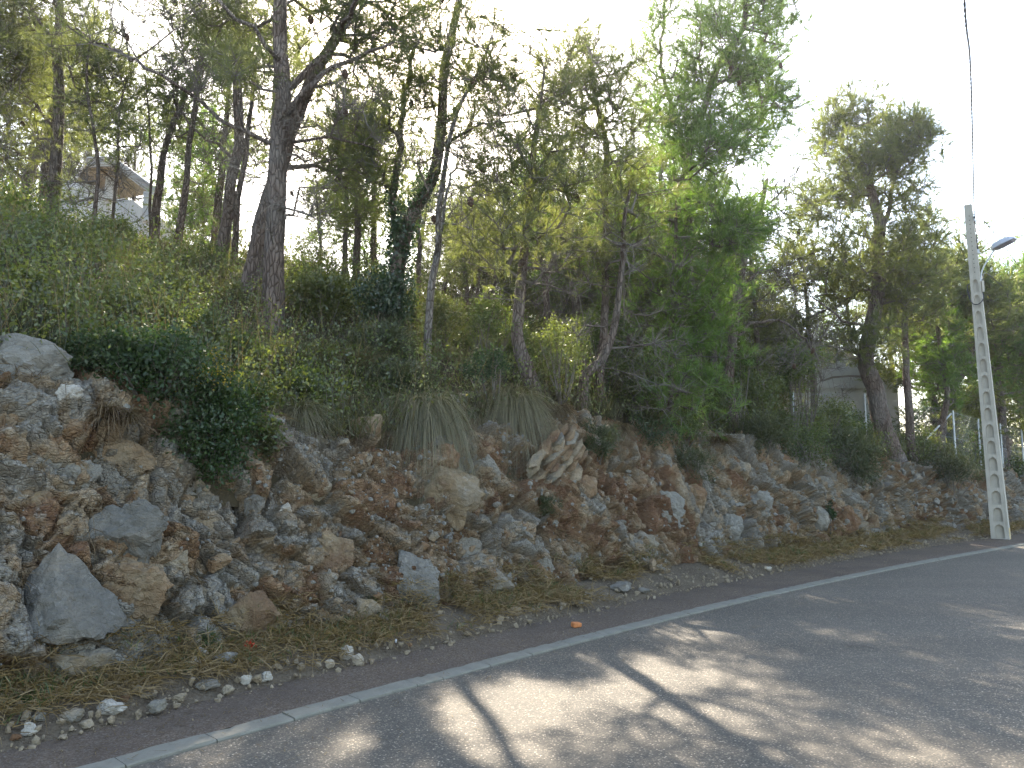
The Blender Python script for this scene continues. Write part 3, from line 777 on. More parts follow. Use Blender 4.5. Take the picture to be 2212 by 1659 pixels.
# gravel
mb = MB()
for _ in range(3200):
    s1 = -3 + 24 * rng.random() ** 1.1; pw = float(pathw(s1)); d1 = pw + abs(rng.normal(0.08, 0.28))
    if rng.random() < 0.12: d1 = rng.uniform(0.2, pw)
    if d1 > float(dbase(s1)) + 0.05: continue
    x1, y1 = XY(s1, d1); sz = 0.005 + 0.026 * rng.random() ** 3.5
    if d1 < pw: sz *= 0.35
    a = V1 * (1 + 0.9 * (rng.random((len(V1), 1)) - 0.5)) * sz * rng.uniform(.45, 1.2, 3)
    mb.add(a + [x1, y1, float(Gsd(s1, np.array(d1))) + sz * 0.25 + (0.03 if d1 > pw + .1 else 0.002)], F1_, None, rng.random())
tag(link('gravel', mb.mesh('gravel', M['stone_tan'])), 'scattered limestone gravel along the edge of the path', 'gravel', kind='stuff')
# fallen needles and bits on path, kerb and road edge
NL = 4200; s1 = -3.5 + 26 * rng.random(NL) ** 1.2; d1 = np.where(rng.random(NL) < .75, rng.beta(1.6, 1.1, NL) * (pathw(s1) + .1), -np.abs(rng.normal(0, .5, NL)))
x1, y1 = XY(s1, d1); a_ = rng.uniform(0, 6.28, NL); L_ = rng.uniform(.02, .07, NL); zz_ = np.where(d1 < 0, .004, np.where(d1 < .135, .024, .02)) + .002
A_ = np.stack([x1, y1, zz_], 1); B_ = A_ + np.stack([np.cos(a_) * L_, np.sin(a_) * L_, rng.uniform(0, .004, NL)], 1); sd_ = np.stack([-np.sin(a_), np.cos(a_), 0 * a_], 1) * .0022
mb = MB(); mb.add(np.stack([A_ - sd_, A_ + sd_, B_ + sd_ * .6, B_ - sd_ * .6], 1).reshape(-1, 3), None, np.arange(NL * 4).reshape(-1, 4), np.repeat(rng.random(NL), 4))
tag(link('needle_litter', mb.mesh('needle_litter', M['dead_grass'])), 'fallen dry pine needles scattered over footpath and road edge', 'litter', kind='stuff')
p = hit(1838, 1398); mb = MB(); q0 = np.array([p[0], p[1], .01]); q1 = q0 + [.13, -.16, .012]
V0, F0 = ICO[1]; tw_ = smooth_path([q0, (q0 + q1) / 2 + [.015, .01, .004], q1], .03)[0]
for a, b in zip(tw_[:-1], tw_[1:]): mb.add(np.array([a + [-.004, -.003, -.004], a + [.004, .003, -.004], a + [0, 0, .005], b + [-.003, -.002, -.004], b + [.003, .002, -.004], b + [0, 0, .004]]), [(0, 2, 1), (3, 4, 5)], [(0, 1, 4, 3), (1, 2, 5, 4), (2, 0, 3, 5)])
for _ in range(26):
    e = q0 + [rng.normal(0, .006), rng.normal(0, .006), 0]; f = e + [rng.normal(-.02, .03), rng.normal(.03, .03), rng.uniform(0, .012)]; mb.add([e - [.003, 0, 0], e + [.003, 0, 0], f], [(0, 1, 2)])
tag(link('fallen_twig', mb.mesh('fallen_twig', M['twig'])), 'small dark pine twig lying alone on the shaded asphalt', 'twig')
# brick fragment, bottle
mb = MB(); p = hit(1245, 1356); V, F = ICO[2]
a = np.sign(V) * np.abs(V) ** 0.35 * np.array([0.05, 0.032, 0.026]); a[:, 2] *= np.where(a[:, 0] > 0.01, 0.8, 1.0)
mb.add(a, F); o = link('brick_fragment', mb.mesh('brick_fragment', M['clay'])); o.location = (p[0], p[1], 0.04); o.rotation_euler = (0.1, 0.05, 0.5)
tag(o, 'broken piece of orange brick lying on the reddish footpath', 'brick')
p = hit(825, 1402); bt = thing('plastic_bottle', (float(p[0]), float(p[1]), float(G(p[0], p[1])[0]) + 0.06), 'crushed clear plastic bottle lying in dry grass beside the path', 'bottle')
bt.rotation_euler = (0, R(90), R(8))
mb = MB(); pr = [(0.0, -0.10), (0.026, -0.10), (0.03, -0.09), (0.03, -0.05), (0.026, -0.045), (0.029, -0.02), (0.026, 0.0), (0.03, 0.02), (0.03, 0.05), (0.02, 0.075), (0.012, 0.09), (0.012, 0.105)]
tube(mb, [(0, 0, z_) for _, z_ in pr], [r_ + 1e-4 for r_, _ in pr], 14); link('body', mb.mesh('body', M['plastic'], smooth=True), bt)
mb = MB(); tube(mb, [(0, 0, 0.106), (0, 0, 0.122)], 0.015, 12); link('cap', mb.mesh('cap', M['white']), bt)

# ------------------------------------------------------------------ foliage primitives
def blades(mb, base, dirs, length, width, droop, tint, seg=3, mat=0):
    """curved tapering blades; base (n,3), dirs (n,3) unit, droop (n,)"""
    n = len(base); L = np.broadcast_to(length, (n,)); Wd = np.broadcast_to(width, (n,)); D = np.broadcast_to(droop, (n,))
    side = unit(np.cross(dirs, unit(rng.normal(size=(n, 3)))))
    ts = np.linspace(0, 1, seg + 1); V = []
    for k_, t_ in enumerate(ts):
        c = base + dirs * (L * t_)[:, None]; c[:, 2] -= D * L * t_ ** 2
        w = Wd * (1 - t_) ** 0.6 * 0.5
        if k_ < seg: V += [c - side * w[:, None], c + side * w[:, None]]
        else: V += [c]
    V = np.stack(V, 1); m = V.shape[1]; off = np.arange(n)[:, None] * m
    q = []
    for k_ in range(seg - 1): q.append(off + np.array([[2 * k_, 2 * k_ + 1, 2 * k_ + 3, 2 * k_ + 2]]))
    tr = off + np.array([[2 * seg - 2, 2 * seg - 1, 2 * seg]])
    mb.add(V.reshape(-1, 3), tr, np.concatenate(q) if q else None, np.repeat(np.broadcast_to(tint, (n,)), m), mat)
def leaves(mb, c, size, tint, asp=0.55, up=0.4, mat=0):
    n = len(c); a = unit(rng.normal(size=(n, 3)) + np.array([0, 0, up])); b = unit(np.cross(a, rng.normal(size=(n, 3))))
    sz = np.broadcast_to(size, (n,))[:, None]
    V = np.stack([c - a * sz * .5, c + b * sz * .5 * asp, c + a * sz * .5, c - b * sz * .5 * asp], 1).reshape(-1, 3)
    mb.add(V, None, np.arange(n * 4).reshape(-1, 4), np.repeat(np.broadcast_to(tint, (n,)), 4), mat)
def needles(mb, base, dirs, length, width, tint, mat=0):
    n = len(base); side = unit(np.cross(dirs, rng.normal(size=(n, 3)))) * (np.broadcast_to(width, (n,))[:, None] * 0.5)
    V = np.stack([base - side, base + side, base + dirs * np.broadcast_to(length, (n,))[:, None]], 1).reshape(-1, 3)
    mb.add(V, np.arange(n * 3).reshape(-1, 3), None, np.repeat(np.broadcast_to(tint, (n,)), 3), mat)
def strips(mb, a, b, width, tint, mat=0):
    """thin three sided twigs from a to b"""
    n = len(a); d_ = unit(b - a); s1 = unit(np.cross(d_, rng.normal(size=(n, 3)))); s2 = np.cross(d_, s1)
    w = np.broadcast_to(width, (n,))[:, None] * 0.5
    ring = [s1, -0.5 * s1 + 0.87 * s2, -0.5 * s1 - 0.87 * s2]
    V = np.stack([a + r_ * w for r_ in ring] + [b + r_ * w * 0.4 for r_ in ring], 1).reshape(-1, 3)
    o_ = np.arange(n)[:, None] * 6
    Q = np.concatenate([o_ + np.array([[k_, (k_ + 1) % 3, (k_ + 1) % 3 + 3, k_ + 3]]) for k_ in range(3)])
    mb.add(V, None, Q, np.repeat(np.broadcast_to(tint, (n,)), 6), mat)

# ------------------------------------------------------------------ pines
def cone_mesh():
    mb = MB(); n = 9
    zs = np.linspace(0, 1, n); rr = np.sin(np.pi * (0.12 + 0.83 * zs)) ** 0.8
    pts = np.stack([0 * zs, 0 * zs, -0.11 * zs], 1)
    tube(mb, pts, 0.034 * rr * (1 + 0.15 * (np.arange(n) % 2)), 9, 0.5, 0, True, 0.12)
    return mb.mesh('pine_cone', M['cone'])
CONE = cone_mesh()

def grow(trunks, rads, targets, bare, upc=0.15, keep_low=0.35):
    """connect every target to the nearest wood; returns chains [(pts, rad)], tips and outer wood"""
    nodes, prad = [], []
    for tp, tr in zip(trunks, rads):
        nodes.append(tp); prad.append(tr)
    N = np.concatenate(nodes); RAD = np.concatenate(prad)
    par = np.full(len(N), -1); cnt = np.zeros(len(N))
    PL = np.zeros(len(N))
    axis = trunks[0]
    order = np.argsort([np.min(np.linalg.norm(axis - q, axis=1)) for q in targets])
    chains, tips = [], []
    cap = len(N) + len(targets) * 12
    NN = np.zeros((cap, 3)); NN[:len(N)] = N; PLs = np.zeros(cap); Z = len(N); nt0 = len(N)
    parent = np.full(cap, -1)
    lowz = axis[0][2] + keep_low * (axis[-1][2] - axis[0][2])
    for oi in order:
        q = targets[oi]; d_ = NN[:Z] - q
        dist = np.sqrt((d_ ** 2).sum(1))
        cost = dist + 0.25 * PLs[:Z] + np.where(NN[:Z, 2] > q[2] + 0.25 * dist, 0.6 * (NN[:Z, 2] - q[2]), 0)
        j = int(np.argmin(cost)); L = dist[j]
        k_ = int(np.clip(L / 0.3, 1, 8)); a = NN[j].copy(); pj = j
        bend = rng.normal(size=3) * 0.13 * L + np.array([0, 0, -upc * L])
        for e in range(1, k_ + 1):
            f = e / k_
            NN[Z] = a + (q - a) * f + bend * math.sin(math.pi * f) + rng.normal(size=3) * 0.02 * L
            parent[Z] = pj; PLs[Z] = PLs[j] + L * f
            pj = Z; Z += 1
        tips.append((pj, oi)); chains.append((j, list(range(Z - k_, Z))))
    c = np.zeros(Z)
    for pj, _ in tips: c[pj] += 1
    for i in range(Z - 1, nt0 - 1, -1):
        if parent[i] >= 0: c[parent[i]] += c[i]
    return NN[:Z], parent[:Z], c, chains, tips, nt0, RAD

def pine(name, base, trunk_pts, r0, r1, lobes, mats, label, cat='pine tree', group=None, limbs=(), ndens=1.0, nlen=0.105, nw=0.0085, twl=0.32,
         wood='bark', cones=0, tips_per=4, origin=None, sides=9, rtip=0.006):
    """lobes: list of (centre, radii(3), n, bare)"""
    if origin is None:
        ks_ = float(np.clip(base[1] / 10.6, 1.0, 1.5)) ** 0.8
        if nlen < 0.12: nlen *= ks_; nw *= ks_; twl *= ks_
    root = thing(name, tuple(np.asarray(base, float)), label, cat, group) if origin is None else None
    off = np.asarray(base if origin is None else origin, float)
    tp, tq = smooth_path(trunk_pts, 0.22)
    tr = r0 * (1 - tq) ** 0.75 * (1 - r1 / r0) + r1
    flare = np.exp(-np.linalg.norm(tp - tp[0], axis=1) / 0.35) * 0.28 * r0
    tr = tr + flare
    trunks, rads = [tp], [tr]
    wobble = np.stack([fbm(tp * 1.3 + 3, 2, 5), fbm(tp * 1.3 + 9, 2, 6), 0 * tq], 1) - 0.5
    tp += wobble * 0.12 * np.clip(tq * 3, 0, 1)[:, None] * np.array([1, 1, 0])
    mbT, mbB, mbC = MB(), MB(), MB()
    tube(mbT, tp, tr, sides + 3, 0.5, 0, True, 0.07)
    for lp, la, lb in limbs:
        l2, q2 = smooth_path(lp, 0.2); lr = la + (lb - la) * q2
        l2[1:] += (rng.normal(size=(len(l2) - 1, 3)) * 0.02)
        trunks.append(l2); rads.append(lr)
        tube(mbT, l2, lr, sides, 0.5, 0, True, 0.08)
    tg, bare = [], []
    for c, rr, n, b in lobes:
        v = unit(rng.normal(size=(n, 3))) * (rng.random((n, 1)) ** 0.45) * np.where(rng.random((n, 1)) < 0.3, 1.65, 1.1)
        tg.append(np.asarray(c) + v * np.asarray(rr)); bare += [b] * n
    tg = np.concatenate(tg); bare = np.array(bare)
    NN, parent, c, chains, tips, nt0, RAD = grow(trunks, rads, tg, bare)
    def rad_of(i):
        if i < nt0: return 9
        return rtip * max(c[i], 1) ** 0.5
    own = {}; size_ = {}
    for j, ch in chains:
        r0_ = ch[0] if j < nt0 else own[j]
        for i in ch: own[i] = r0_
        size_[r0_] = size_.get(r0_, 0) + 1
    MBB = {}
    for j, ch in chains:
        r0_ = own[ch[0]]; big_ = size_[r0_] >= 4 and root is not None
        mbB = MBB.setdefault(r0_ if big_ else -1, MB())
        pts = np.vstack([NN[j], NN[ch]]); r_ = np.array([rad_of(i) for i in ch]); r_ = np.concatenate([[r_[0] * 1.25], r_])
        if j < nt0: r_[0] = min(r_[0], RAD[j] * 0.7)
        tube(mbB, pts, r_, 5 if r_[0] > 0.018 else 3, 0.3 + 0.5 * rng.random(), 0, False)
    # twigs around tips and outer wood
    isb = {pj: bare[oi] for pj, oi in tips}
    ti = np.array([p_ for p_, _ in tips]); tb = np.array([isb[p_] for p_ in ti])
    outer = [(i, tb[k_]) for k_, (j, ch) in enumerate(chains) for i in ch[-3:]]
    oi_ = np.array([i for i, _ in outer]); ob = np.array([isb_ for _, isb_ in outer])
    src = np.concatenate([np.repeat(ti, tips_per), np.repeat(oi_, 2)]); sb = np.concatenate([np.repeat(tb, tips_per), np.repeat(ob, 2)])
    A = NN[src]; pd_ = unit(A - NN[np.maximum(parent[src], 0)])
    D = unit(pd_ * 0.5 + rng.normal(size=A.shape) * 0.65 + np.array([0, 0, 0.28]))
    L = twl * rng.uniform(0.5, 1.25, len(A))
    E = A + D * L[:, None]
    strips(mbC, A, E, 0.008 + 0.3 * nw, 0.25 + 0.6 * rng.random(len(A)), 1)
    # bare side twigs
    wb = np.where(sb)[0]
    if len(wb):
        for _ in range(2):
            f = rng.random(len(wb))[:, None]; a2 = A[wb] + (E[wb] - A[wb]) * f
            e2 = a2 + unit(D[wb] * 0.6 + rng.normal(size=a2.shape) * 0.6) * (L[wb] * rng.uniform(0.35, 0.8, len(wb)))[:, None]
            strips(mbC, a2, e2, 0.006 + 0.2 * nw, 0.3 + 0.7 * rng.random(len(wb)), 1)
    wl = np.where(~sb)[0]
    if len(wl):
        nn = max(4, int(27 * ndens))
        f = 0.25 + 0.8 * rng.random((len(wl), nn)) ** 0.7
        b_ = A[wl][:, None] + (E - A)[wl][:, None] * f[..., None]
        dn = unit(D[wl][:, None] * 0.9 + rng.normal(size=(len(wl), nn, 3)) * 0.55 + np.array([0, 0, 0.1]))
        tw = np.clip(rng.normal(0.45, 0.25, (len(wl), 1)) + rng.normal(0, 0.12, (len(wl), nn)), 0, 1)
        needles(mbC, b_.reshape(-1, 3), dn.reshape(-1, 3), nlen * rng.uniform(.7, 1.2, len(wl) * nn), nw, tw.ravel(), 0)
    out = dict(trunk=mbT.mesh('trunk', M[wood], off, smooth=True), crown=mbC.mesh('crown', [M[mats], M['twig']], off))
    cp = [NN[i] - off for i in rng.choice(ti, min(cones, len(ti)), replace=False)] if cones else []
    if root is None:
        out['branches'] = MBB[-1].mesh('branches', M['twig'], off); return out, cp
    for k_, me in out.items(): link(k_, me, root)
    for k_, m_ in MBB.items():
        if k_ == -1: link('small_branches', m_.mesh('small_branches', M['twig'], off), root)['kind'] = 'stuff'
        else: link('branch', m_.mesh('branch', M['twig'], off), root)
    for p_ in cp:
        o = link('pine_cone', CONE, root); o.location = (p_ + rng.normal(size=3) * 0.04).tolist()
        o.rotation_euler = (rng.uniform(-.5, .5), rng.uniform(-.5, .5), 0); o.scale = [rng.uniform(0.9, 1.35)] * 3
    return root

def back_of_rim(px, py, Y, m):
    for _ in range(120):
        p = at(px, py, Y); s_, d_ = SD(p[0], p[1])
        if d_[0] > dbase(s_[0]) + run(s_[0]) + m: break
        Y += 0.08
    return Y
def tree_px(name, Y, tr, w0, w1, lobes, label, mats='needle', limbs=(), group=None, spread=0.8, **kw):
    """tr: trunk through picture points at distance Y; it is carried down into the hillside"""
    Y = back_of_rim(tr[0][0], tr[0][1], Y, 0.4)
    P = [at(px, py, Y) for px, py in tr]
    gz = float(G(P[0][0], P[0][1])[0])
    b = P[0].copy()
    if P[0][2] > gz - 0.05: b = P[0] + (P[0] - P[1]) / max(P[0][2] * 0 + (P[1][2] - P[0][2]), 0.05) * (P[0][2] - gz + 0.15); b[:2] = P[0][:2] + np.clip(b[:2] - P[0][:2], -0.15, 0.15)
    pts = [b] + P if np.linalg.norm(b - P[0]) > 0.08 else P
    # depth wander so that the stem is not a flat drawing
    pts = np.array(pts); k_ = np.linspace(0, 1, len(pts)); pts[:, 1] += 0.25 * np.sin(k_ * 5 + Y) * k_
    sc = Y / FD
    LB = []
    for lo in lobes:
        px, py, rx, ry, n = lo[:5]; b_ = len(lo) > 5 and lo[5] == 'b'
        c = at(px, py, Y + rng.uniform(-1, 1) * spread)
        n = int(n * (0.9 if b_ else (1.9 if px > 1700 else 1.4 if px > 1350 else 1.08 if px > 1000 else 0.98)))
        LB.append((c, (rx * sc, 0.5 * (rx + ry) * sc * 1.1, ry * sc), n, b_))
    LM = [([at(px, py, Y + 0.3 * i_ * rng.uniform(-1, 1)) for i_, (px, py) in enumerate(lp)], la * sc / 2, lb * sc / 2) for lp, la, lb in limbs]
    base = np.array([pts[0][0], pts[0][1], min(pts[0][2], gz)])
    return pine(name, base, pts, w0 * sc / 2, w1 * sc / 2, LB, mats, label, group=group, limbs=LM, **kw)
HZ = NT('air'); HZ.m.node_tree.nodes.clear()  # haze volume added to imitate sun glare and lighten the backlit trees
ho_ = HZ.m.node_tree.nodes.new('ShaderNodeOutputMaterial'); hv_ = HZ.m.node_tree.nodes.new('ShaderNodeVolumePrincipled')
hv_.inputs['Color'].default_value = (0.95, 0.96, 1.0, 1); hv_.inputs['Density'].default_value = 0.0007; hv_.inputs['Anisotropy'].default_value = 0.65
HZ.m.node_tree.links.new(hv_.outputs[0], ho_.inputs['Volume'])
mb = MB(); box(mb, (0, 0, 9.5), (1900, 1900, 24)); hz_ = link('haze', mb.mesh('haze', HZ.m)); tag(hz_, 'thin added haze that imitates the glare round the sun', kind='stuff')

# ------------------------------------------------------------------ the pines along the bank
G1 = 'pines on the slope above the road'
tree_px('pine_tree', 10.6, [(588, 745), (592, 600), (600, 400), (606, 200), (598, 0), (600, -250), (620, -520)], 50, 16,
        [(700, 50, 120, 90, 42), (800, 10, 110, 80, 36), (640, -100, 150, 120, 50), (480, 50, 110, 90, 42), (400, -60, 120, 100, 36), (850, 90, 70, 50, 16), (300, 60, 80, 70, 18, 'b'), (170, 80, 50, 40, 8), (760, -120, 130, 110, 40),
         (530, 300, 90, 80, 14, 'b'), (690, 330, 110, 90, 22, 'b'), (730, 240, 90, 70, 20, 'b'), (520, 170, 90, 80, 20), (770, 180, 80, 60, 18), (620, -330, 150, 110, 40), (420, 200, 80, 60, 12, 'b'), (640, 470, 90, 70, 14, 'b')],
        'tallest pine, thick straight reddish grey trunk in front of a leaning twin',
        limbs=[([(610, 255), (660, 195), (715, 150), (775, 125), (850, 90)], 17, 6), ([(606, 200), (660, 160), (720, 95), (760, 20), (790, -60)], 18, 7), ([(600, 318), (500, 268), (433, 222), (310, 142), (220, 95), (165, 62)], 11, 4),
               ([(602, 320), (660, 300), (740, 300), (820, 330)], 9, 3), ([(603, 130), (540, 60), (480, 10), (430, -60)], 12, 5)], cones=12, sides=11, tips_per=5, twl=0.34)
tree_px('pine_tree', 11.5, [(530, 690), (548, 590), (570, 460), (597, 360), (640, 240), (690, 130), (760, 20), (830, -120)], 44, 14,
        [(790, 60, 90, 80, 36), (870, -70, 110, 90, 36), (700, 190, 90, 60, 20), (860, 150, 80, 60, 24), (740, 330, 90, 70, 16, 'b'), (770, 320, 70, 50, 26), (715, 390, 60, 50, 14), (650, 420, 70, 60, 10, 'b'), (900, 40, 60, 60, 16)],
        'leaning pine close behind the tallest one, its trunk crossing to the upper right', sides=10, tips_per=5)
tree_px('pine_tree', 14, [(470, 600), (478, 540), (500, 400), (520, 250), (516, 100), (530, -60), (540, -220)], 29, 11,
        [(500, 40, 110, 90, 40), (440, 190, 80, 70, 26), (560, -100, 140, 90, 36), (590, 140, 70, 70, 18), (450, 320, 80, 70, 12, 'b'), (570, 400, 60, 80, 12, 'b'), (430, -60, 90, 80, 28)],
        'dark straight pine left of the tallest one, base hidden in the shrubs on the crest', limbs=[([(508, 350), (470, 310), (430, 290), (390, 240)], 8, 3)], cones=4)
tree_px('pine_tree', 14.6, [(507, 570), (520, 430), (535, 330), (548, 180), (560, 60)], 16, 6, [(590, 90, 80, 70, 22), (550, 220, 60, 60, 14), (560, 330, 50, 50, 8, 'b')], 'slim pine tucked between the dark straight pine and the tallest pine')
tree_px('pine_tree', 14.5, [(382, 530), (398, 440), (412, 360), (426, 235), (440, 120), (450, 0)], 18, 7,
        [(420, 140, 70, 70, 22), (450, 10, 80, 70, 26), (385, 260, 60, 60, 14), (400, 400, 40, 40, 6), (450, 330, 50, 60, 10, 'b'), (380, 60, 50, 50, 12)], 'upright pine with green sprouts low on its trunk, against blue sky', cones=3)
tree_px('pine_tree', 15, [(334, 505), (345, 430), (356, 360), (372, 290), (393, 215), (425, 110)], 20, 8,
        [(400, 170, 60, 60, 18), (360, 250, 60, 50, 12), (330, 170, 50, 60, 14), (372, 275, 22, 22, 6), (440, 80, 60, 50, 16)], 'mossy pine leaning right beside the villa on the crest')
tree_px('pine_tree', 13.5, [(105, 540), (113, 430), (120, 300), (130, 170), (137, 60), (140, -100), (150, -280)], 29, 11,
        [(100, 70, 120, 90, 52), (210, 130, 70, 70, 34), (20, 170, 80, 70, 34), (150, -80, 150, 100, 50), (60, 280, 80, 50, 20), (200, 250, 60, 60, 14), (30, 20, 80, 70, 30), (170, 380, 60, 60, 10, 'b'), (60, 370, 60, 60, 12, 'b')],
        'thick dark pine near the left edge with leafless lower branches', limbs=[([(122, 285), (80, 230), (40, 200), (0, 160)], 8, 3), ([(134, 100), (80, 40), (30, 0)], 8, 3)], mats='needle', cones=6, tips_per=5)
tree_px('pine_tree', 15.5, [(96, 480), (103, 380), (108, 300), (118, 150), (120, 0)], 22, 9, [(60, 130, 90, 80, 40), (10, 70, 80, 80, 40), (30, 330, 70, 50, 18), (-20, 230, 70, 70, 24)], 'yellowish pine behind the thick dark one at the left edge', mats='needle_yellow')
tree_px('pine_tree', 13, [(192, 570), (203, 420), (206, 330), (203, 200), (205, 90)], 10, 4, [(200, 200, 50, 60, 16), (230, 300, 45, 40, 10), (200, 400, 90, 60, 30, 'b'), (170, 430, 50, 40, 8), (200, 90, 40, 50, 10)], 'thin straight pine sapling in front of the villa terrace column')
tree_px('pine_tree', 13.6, [(238, 505), (255, 380), (268, 270), (278, 180)], 8, 3, [(275, 200, 50, 60, 14), (300, 280, 40, 40, 8), (250, 360, 50, 50, 10, 'b')], 'thin leaning pine sapling in front of the villa roof')
tree_px('pine_tree', 15, [(327, 480), (332, 370), (322, 270), (300, 150)], 7, 3, [(300, 190, 50, 60, 14), (340, 320, 30, 40, 6, 'b')], 'thinnest pine stem, crossing the corner pillar of the villa')
tree_px('ivy_clad_pine', 11.5, [(850, 700), (862, 560), (885, 470), (915, 410), (938, 350), (954, 217), (970, 93), (994, 0), (1020, -130)], 36, 12,
        [(960, 110, 80, 80, 36), (1010, 210, 70, 80, 30), (1000, 300, 50, 50, 14), (970, -20, 80, 80, 30), (870, 230, 80, 70, 22), (910, 350, 90, 60, 12, 'b'), (800, 265, 70, 60, 24), (775, 360, 60, 50, 18), (740, 300, 50, 50, 14), (1060, 170, 50, 60, 12), (820, 300, 60, 60, 12, 'b'), (930, 240, 60, 60, 16), (1030, -100, 80, 70, 20)],
        'forked pine whose lower trunk is wrapped in dark ivy', limbs=[([(866, 560), (850, 435), (860, 317), (877, 200), (892, 90)], 22, 8), ([(950, 270), (990, 230), (1030, 180), (1060, 110)], 9, 3), ([(945, 320), (1010, 280), (1070, 265), (1140, 255)], 8, 3)], cones=5, tips_per=5)
tree_px('pine_tree', 11, [(925, 730), (933, 600), (941, 545), (946, 450), (956, 370), (962, 330), (985, 240), (1030, 150), (1060, 80)], 18, 5,
        [(1045, 130, 50, 60, 12), (1085, 190, 60, 50, 12), (1000, 470, 60, 60, 8, 'b'), (985, 350, 50, 60, 8), (960, 480, 60, 50, 8, 'b'), (1080, 90, 40, 40, 6)],
        'slender pale trunk splitting into twin stems right of the ivy', limbs=[([(939, 560), (962, 450), (972, 390), (990, 340)], 9, 4), ([(968, 470), (985, 440), (1010, 405), (1045, 390)], 4, 2)], wood='bark_pale', cones=3)
tree_px('pine_tree', 9.6, [(1158, 870), (1137, 790), (1120, 736), (1116, 690), (1127, 603), (1137, 540), (1144, 433), (1157, 300), (1167, 200)], 33, 8,
        [(1110, 330, 80, 80, 36), (1190, 250, 70, 80, 30), (1060, 420, 60, 70, 20), (1150, 460, 100, 80, 34), (1230, 380, 80, 70, 30), (1050, 540, 60, 60, 14), (1155, 120, 30, 60, 7), (1150, 600, 110, 70, 12, 'b'), (1200, 540, 90, 60, 16), (1090, 250, 40, 50, 8), (1215, 130, 30, 60, 7), (1220, 620, 70, 70, 10, 'b')],
        'pine with a crooked trunk curving out of the rim at the middle of the bank', cones=6, tips_per=5)
tree_px('pine_tree', 12.5, [(1300, 770), (1308, 600), (1310, 400), (1303, 300), (1280, 180), (1265, 100)], 20, 6,
        [(1262, 120, 45, 50, 24), (1310, 180, 60, 70, 30), (1230, 215, 60, 60, 22), (1320, 280, 70, 60, 26), (1250, 300, 70, 60, 24), (1345, 390, 60, 60, 18), (1180, 190, 40, 60, 10), (1290, 500, 70, 60, 14, 'b')],
        'sunlit yellow green pine rising to a peak in the centre of the skyline', mats='needle_yellow', tips_per=5)
tree_px('pine_tree', 9.9, [(1255, 900), (1263, 812), (1304, 780), (1327, 713), (1338, 620), (1348, 500), (1355, 420)], 24, 6,
        [(1335, 560, 80, 80, 10, 'b'), (1400, 640, 80, 60, 8, 'b'), (1350, 430, 70, 70, 22), (1370, 540, 70, 60, 14), (1300, 690, 70, 60, 7, 'b'), (1400, 760, 60, 70, 9, 'b'), (1300, 560, 60, 60, 12)], 'kinked small pine with a split stump and bare grey twigs', limbs=[([(1262, 815), (1258, 770), (1250, 735)], 14, 5)], wood='bark')
tree_px('pine_tree', 11.2, [(1512, 880), (1500, 703), (1490, 600), (1483, 480), (1480, 340), (1530, 200), (1561, 127), (1600, 70), (1608, -20), (1625, -140)], 26, 6,
        [(1625, 20, 75, 70, 34), (1560, 100, 70, 70, 26), (1655, 150, 45, 60, 16), (1430, 50, 40, 60, 10), (1395, 130, 35, 50, 7), (1500, 180, 55, 65, 30), (1480, 270, 70, 70, 34), (1560, 280, 80, 60, 28), (1650, 290, 55, 50, 12), (1640, 210, 50, 60, 14), (1640, -90, 80, 60, 26), (1590, 190, 60, 60, 20), (1670, 60, 50, 70, 18), (1690, 220, 40, 50, 10), (1530, 60, 50, 60, 14), (1410, 220, 50, 60, 14), (1440, -60, 50, 60, 10)],
        'tall forked pine reaching past the top edge right of centre, hung with cones', limbs=[([(1480, 345), (1462, 260), (1434, 167), (1428, 90), (1440, -30)], 12, 5), ([(1434, 170), (1405, 150), (1375, 110)], 5, 2)], mats='needle_bright', cones=16, tips_per=5)
tree_px('young_pine', 10.2, [(1448, 930), (1452, 800), (1448, 650), (1455, 520), (1460, 400)], 13, 5,
        [(1330, 470, 80, 60, 18), (1450, 440, 90, 70, 22), (1555, 430, 90, 60, 20), (1400, 560, 100, 50, 18), (1500, 630, 90, 60, 18), (1420, 680, 90, 40, 12), (1500, 770, 70, 50, 14), (1470, 850, 80, 60, 18), (1390, 840, 60, 70, 12, 'b'), (1340, 560, 60, 60, 18), (1590, 480, 60, 60, 20), (1530, 330, 60, 60, 22), (1560, 530, 60, 50, 20), (1520, 700, 60, 50, 20), (1440, 900, 60, 40, 18)],
        'vivid green young pine with boughs hanging down to the bank', mats='needle_bright', tips_per=5, nlen=0.11, twl=0.32)
tree_px('pine_tree', 12.5, [(1588, 940), (1577, 853), (1574, 786), (1584, 686), (1600, 586), (1610, 540), (1641, 443), (1654, 400), (1664, 377)], 23, 7,
        [(1740, 750, 60, 50, 22, 'b'), (1700, 450, 60, 60, 12), (1640, 480, 60, 50, 10), (1700, 600, 70, 50, 16, 'b'), (1600, 640, 60, 60, 12, 'b'), (1690, 400, 50, 60, 12, 'b'), (1540, 600, 40, 50, 8, 'b')],
        'pine with a broken dead top and two arching bare boughs', limbs=[([(1576, 745), (1624, 700), (1681, 693), (1721, 713), (1765, 770)], 8, 3), ([(1594, 630), (1640, 590), (1690, 592), (1725, 640)], 7, 2), ([(1641, 443), (1672, 432), (1676, 402)], 5, 2)], cones=4)
